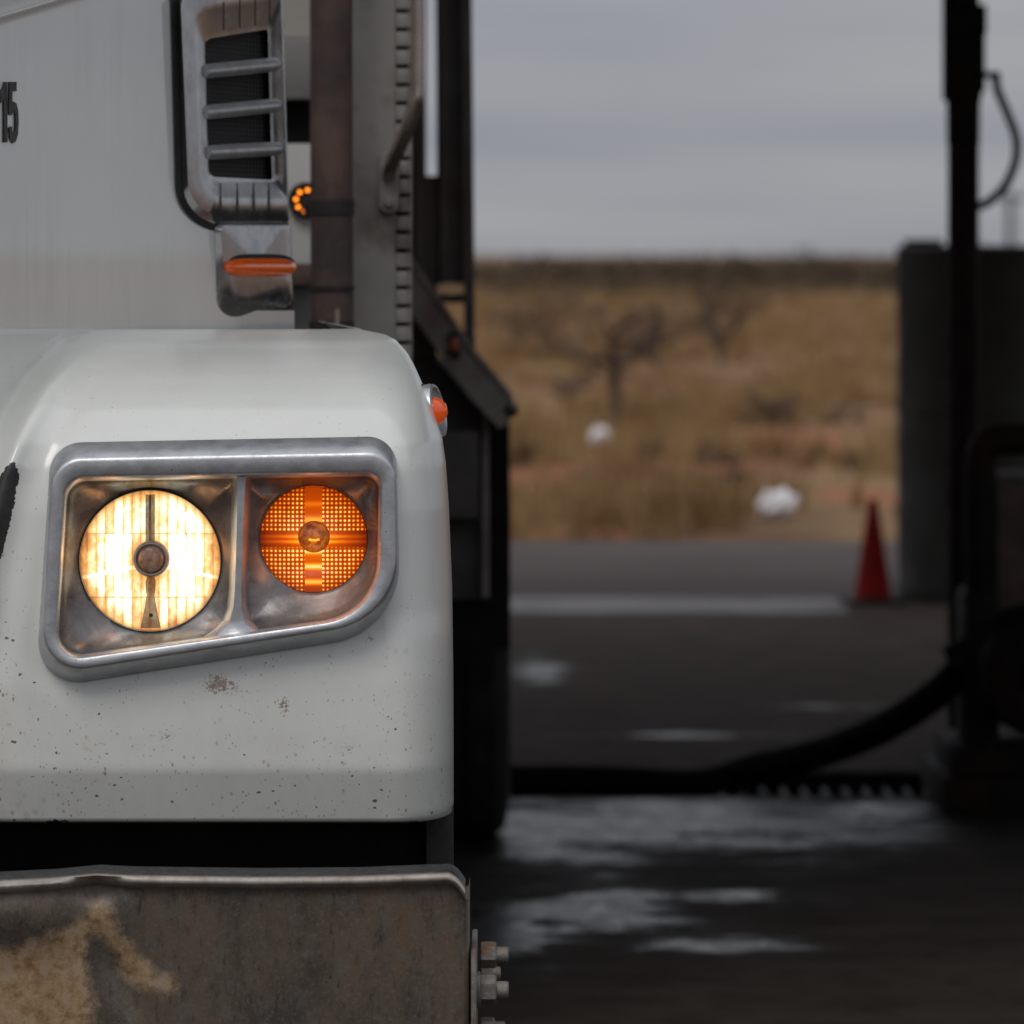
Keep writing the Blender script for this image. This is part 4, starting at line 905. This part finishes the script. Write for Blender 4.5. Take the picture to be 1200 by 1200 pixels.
def dn2(x, y): return .62 + .38 * math.sin(x * .7 - y * .17 + 2)
def scatter(n, y0, y1, half, power=1.0, clump=.0):
    P = []
    while len(P) < n:
        y = y0 + (y1 - y0) * rng.rand() ** power; x = rng.uniform(-half(y), half(y))
        dn = .5 + .5 * math.sin(x * .8 + y * .37 + 1.1) * math.sin(x * .33 - y * .21)
        dn = .5 + .5 * math.sin(x * 1.9 + 1.3 * math.sin(y * .31) + .4) * math.sin(y * .62 + 1.1 * math.sin(x * .8)); dn *= dn2(x, y)
        if rng.rand() < clump and (dn < .20 or rng.rand() > dn * 1.5): continue
        P.append((x, y))
    return P
BAGS = [(W(911, 592, GZ(611)).x, GZ(611)), (W(702, 512, GZ(523)).x, GZ(523))]
half = lambda y: .16 * y + 2
V1_, F1_ = blades(16, [p for p in scatter(3000, 29.9, 70, half, 1.4, .97) if not any(abs(p[0] - bx_) < .22 and by_ - 3.0 < p[1] < by_ + .15 for bx_, by_ in BAGS) and not any(((p[0] - a) / c_) ** 2 + ((p[1] - b) / e_) ** 2 < 1.15 for a, b, c_, e_ in RED)], .08, .34, .16, .010)
V2_, F2_ = blades(12, scatter(2600, 70, 200, half, 1.3, .95), .15, .45, .3, .022)
gr = obj('dry_grass', *join((V1_, F1_), (V2_, F2_)), 'grass', smooth=False); gr['kind'] = 'stuff'; gr['label'] = 'tan dry grass tufts covering the field'; gr['category'] = 'grass'
# distant scrub reading as one mass
V, Fc = [], []
for _ in range(1900):
    y = 185 + 435 * rng.rand() ** 1.3; x = rng.uniform(-.2 * y - 5, .2 * y + 5); h = rng.uniform(.55, 1.35) + (.25 if x > 0 else 0.0); wd = h * rng.uniform(.7, 1.5)
    if rng.rand() < .03: h += rng.uniform(.3, 1.0)
    for _ in range(34):
        a = rng.uniform(0, 6.283); r = wd * math.sqrt(rng.rand()); zz = h * rng.uniform(.0, 1) * (1 - .55 * (r / wd) ** 2); q = h * .17
        cx_, cy_ = x + math.cos(a) * r, y + math.sin(a) * r * .7; i = len(V)
        V += [(cx_ + rng.uniform(-q, q), cy_ + rng.uniform(-q, q), zz + rng.uniform(-q, q)) for _ in range(3)]; Fc.append((i, i + 1, i + 2))
br_ = obj('distant_brush', V, Fc, 'brush', smooth=False); br_['kind'] = 'stuff'; br_['label'] = 'dark scrub brush massed along the far horizon'; br_['category'] = 'brush'
# bare mesquites
def bare_tree(u, v, hpx, wpx, label, seed, name='mesquite_tree', trunk=.30, levels=5, tr=.05):
    d = GZ(v); base = W(u, v, d); gz = float(field_z(base.x, d)); k = d / F; h = hpx * k; wd = wpx * k; r_ = np.random.RandomState(seed)
    t = thing(name, label, 'tree' if 'tree' in name else 'bush', (base.x, d, gz), 'bare scrub in the field'); segs = []
    b = Vector((base.x, d, gz - .03)); top = b + Vector((r_.normal(0, .02) * h, 0, h * trunk))
    if trunk > .1: obj('trunk', *tube([b, b.lerp(top, .5) + Vector((.01, 0, 0)), top], [tr, tr * .85, tr * .75], 10), 'bark', t)
    def grow(p, dirv, ln, rad, lv):
        q = p + dirv * ln; mid = p.lerp(q, .5) + Vector(r_.normal(0, .07 * ln, 3)); rad2 = rad * (.75 if lv > 2 else 1); segs.append(tube([p, mid, q], [rad2, rad2 * .8, rad2 * .6], 5 if lv < 3 else 3, False))
        if lv >= levels: return
        for _ in range(3 if lv < 4 else 2):
            dv2 = (dirv * .75 + Vector((r_.normal(0, .65), r_.normal(0, .65), r_.normal(.10, .35)))).normalized(); grow(p.lerp(q, r_.uniform(.45, 1)), dv2, ln * r_.uniform(.55, .85), rad * .62, lv + 1)
    for q in range(6):
        a = 2 * math.pi * q / 6 + r_.uniform(0, .8); dv_ = Vector((math.cos(a) * wd * .5, math.sin(a) * wd * .35, h * (1 - trunk) * r_.uniform(.1, 1.3))).normalized()
        grow(top if trunk > .1 else b, dv_, (h * (1 - trunk) * .30 + wd * .12), tr * .6, 1)
    obj('crown', *join(*segs), 'bark', t, smooth=True, sharp=None); return t
bare_tree(722, 503, 195, 230, 'bare dark mesquite with a straight trunk in the middle of the field', 2, trunk=.42, tr=.06)
bare_tree(845, 432, 120, 150, 'bare spreading mesquite beyond the straight-trunked one', 4, trunk=.15)
bare_tree(640, 425, 105, 120, 'bare faint mesquite near the trailer side of the field', 6, trunk=.15)
bare_tree(905, 503, 46, 110, 'low dark thorn bush beside the red soil patch', 8, 'thorn_bush', 0.0, 5, .04)
bare_tree(985, 500, 32, 80, 'low sparse thorn bush close to the round tank', 9, 'thorn_bush', 0.0, 5, .032)
bare_tree(835, 556, 40, 70, 'small brown thorn bush in the grass behind the plastic bag', 10, 'thorn_bush', 0.0, 5, .025)

for q, (u, v, hp_, wp) in enumerate(((610, 560, 40, 60), (690, 575, 34, 60), (760, 548, 40, 70), (860, 578, 34, 60), (1010, 560, 36, 60), (960, 540, 26, 60), (880, 470, 24, 60), (660, 470, 26, 60))):
    bare_tree(u, v, hp_, wp, 'low brown weed clump dried out among the field grass', 20 + q, 'dry_weed', 0.0, 4, .024)['group'] = 'dry weed clumps in the field'
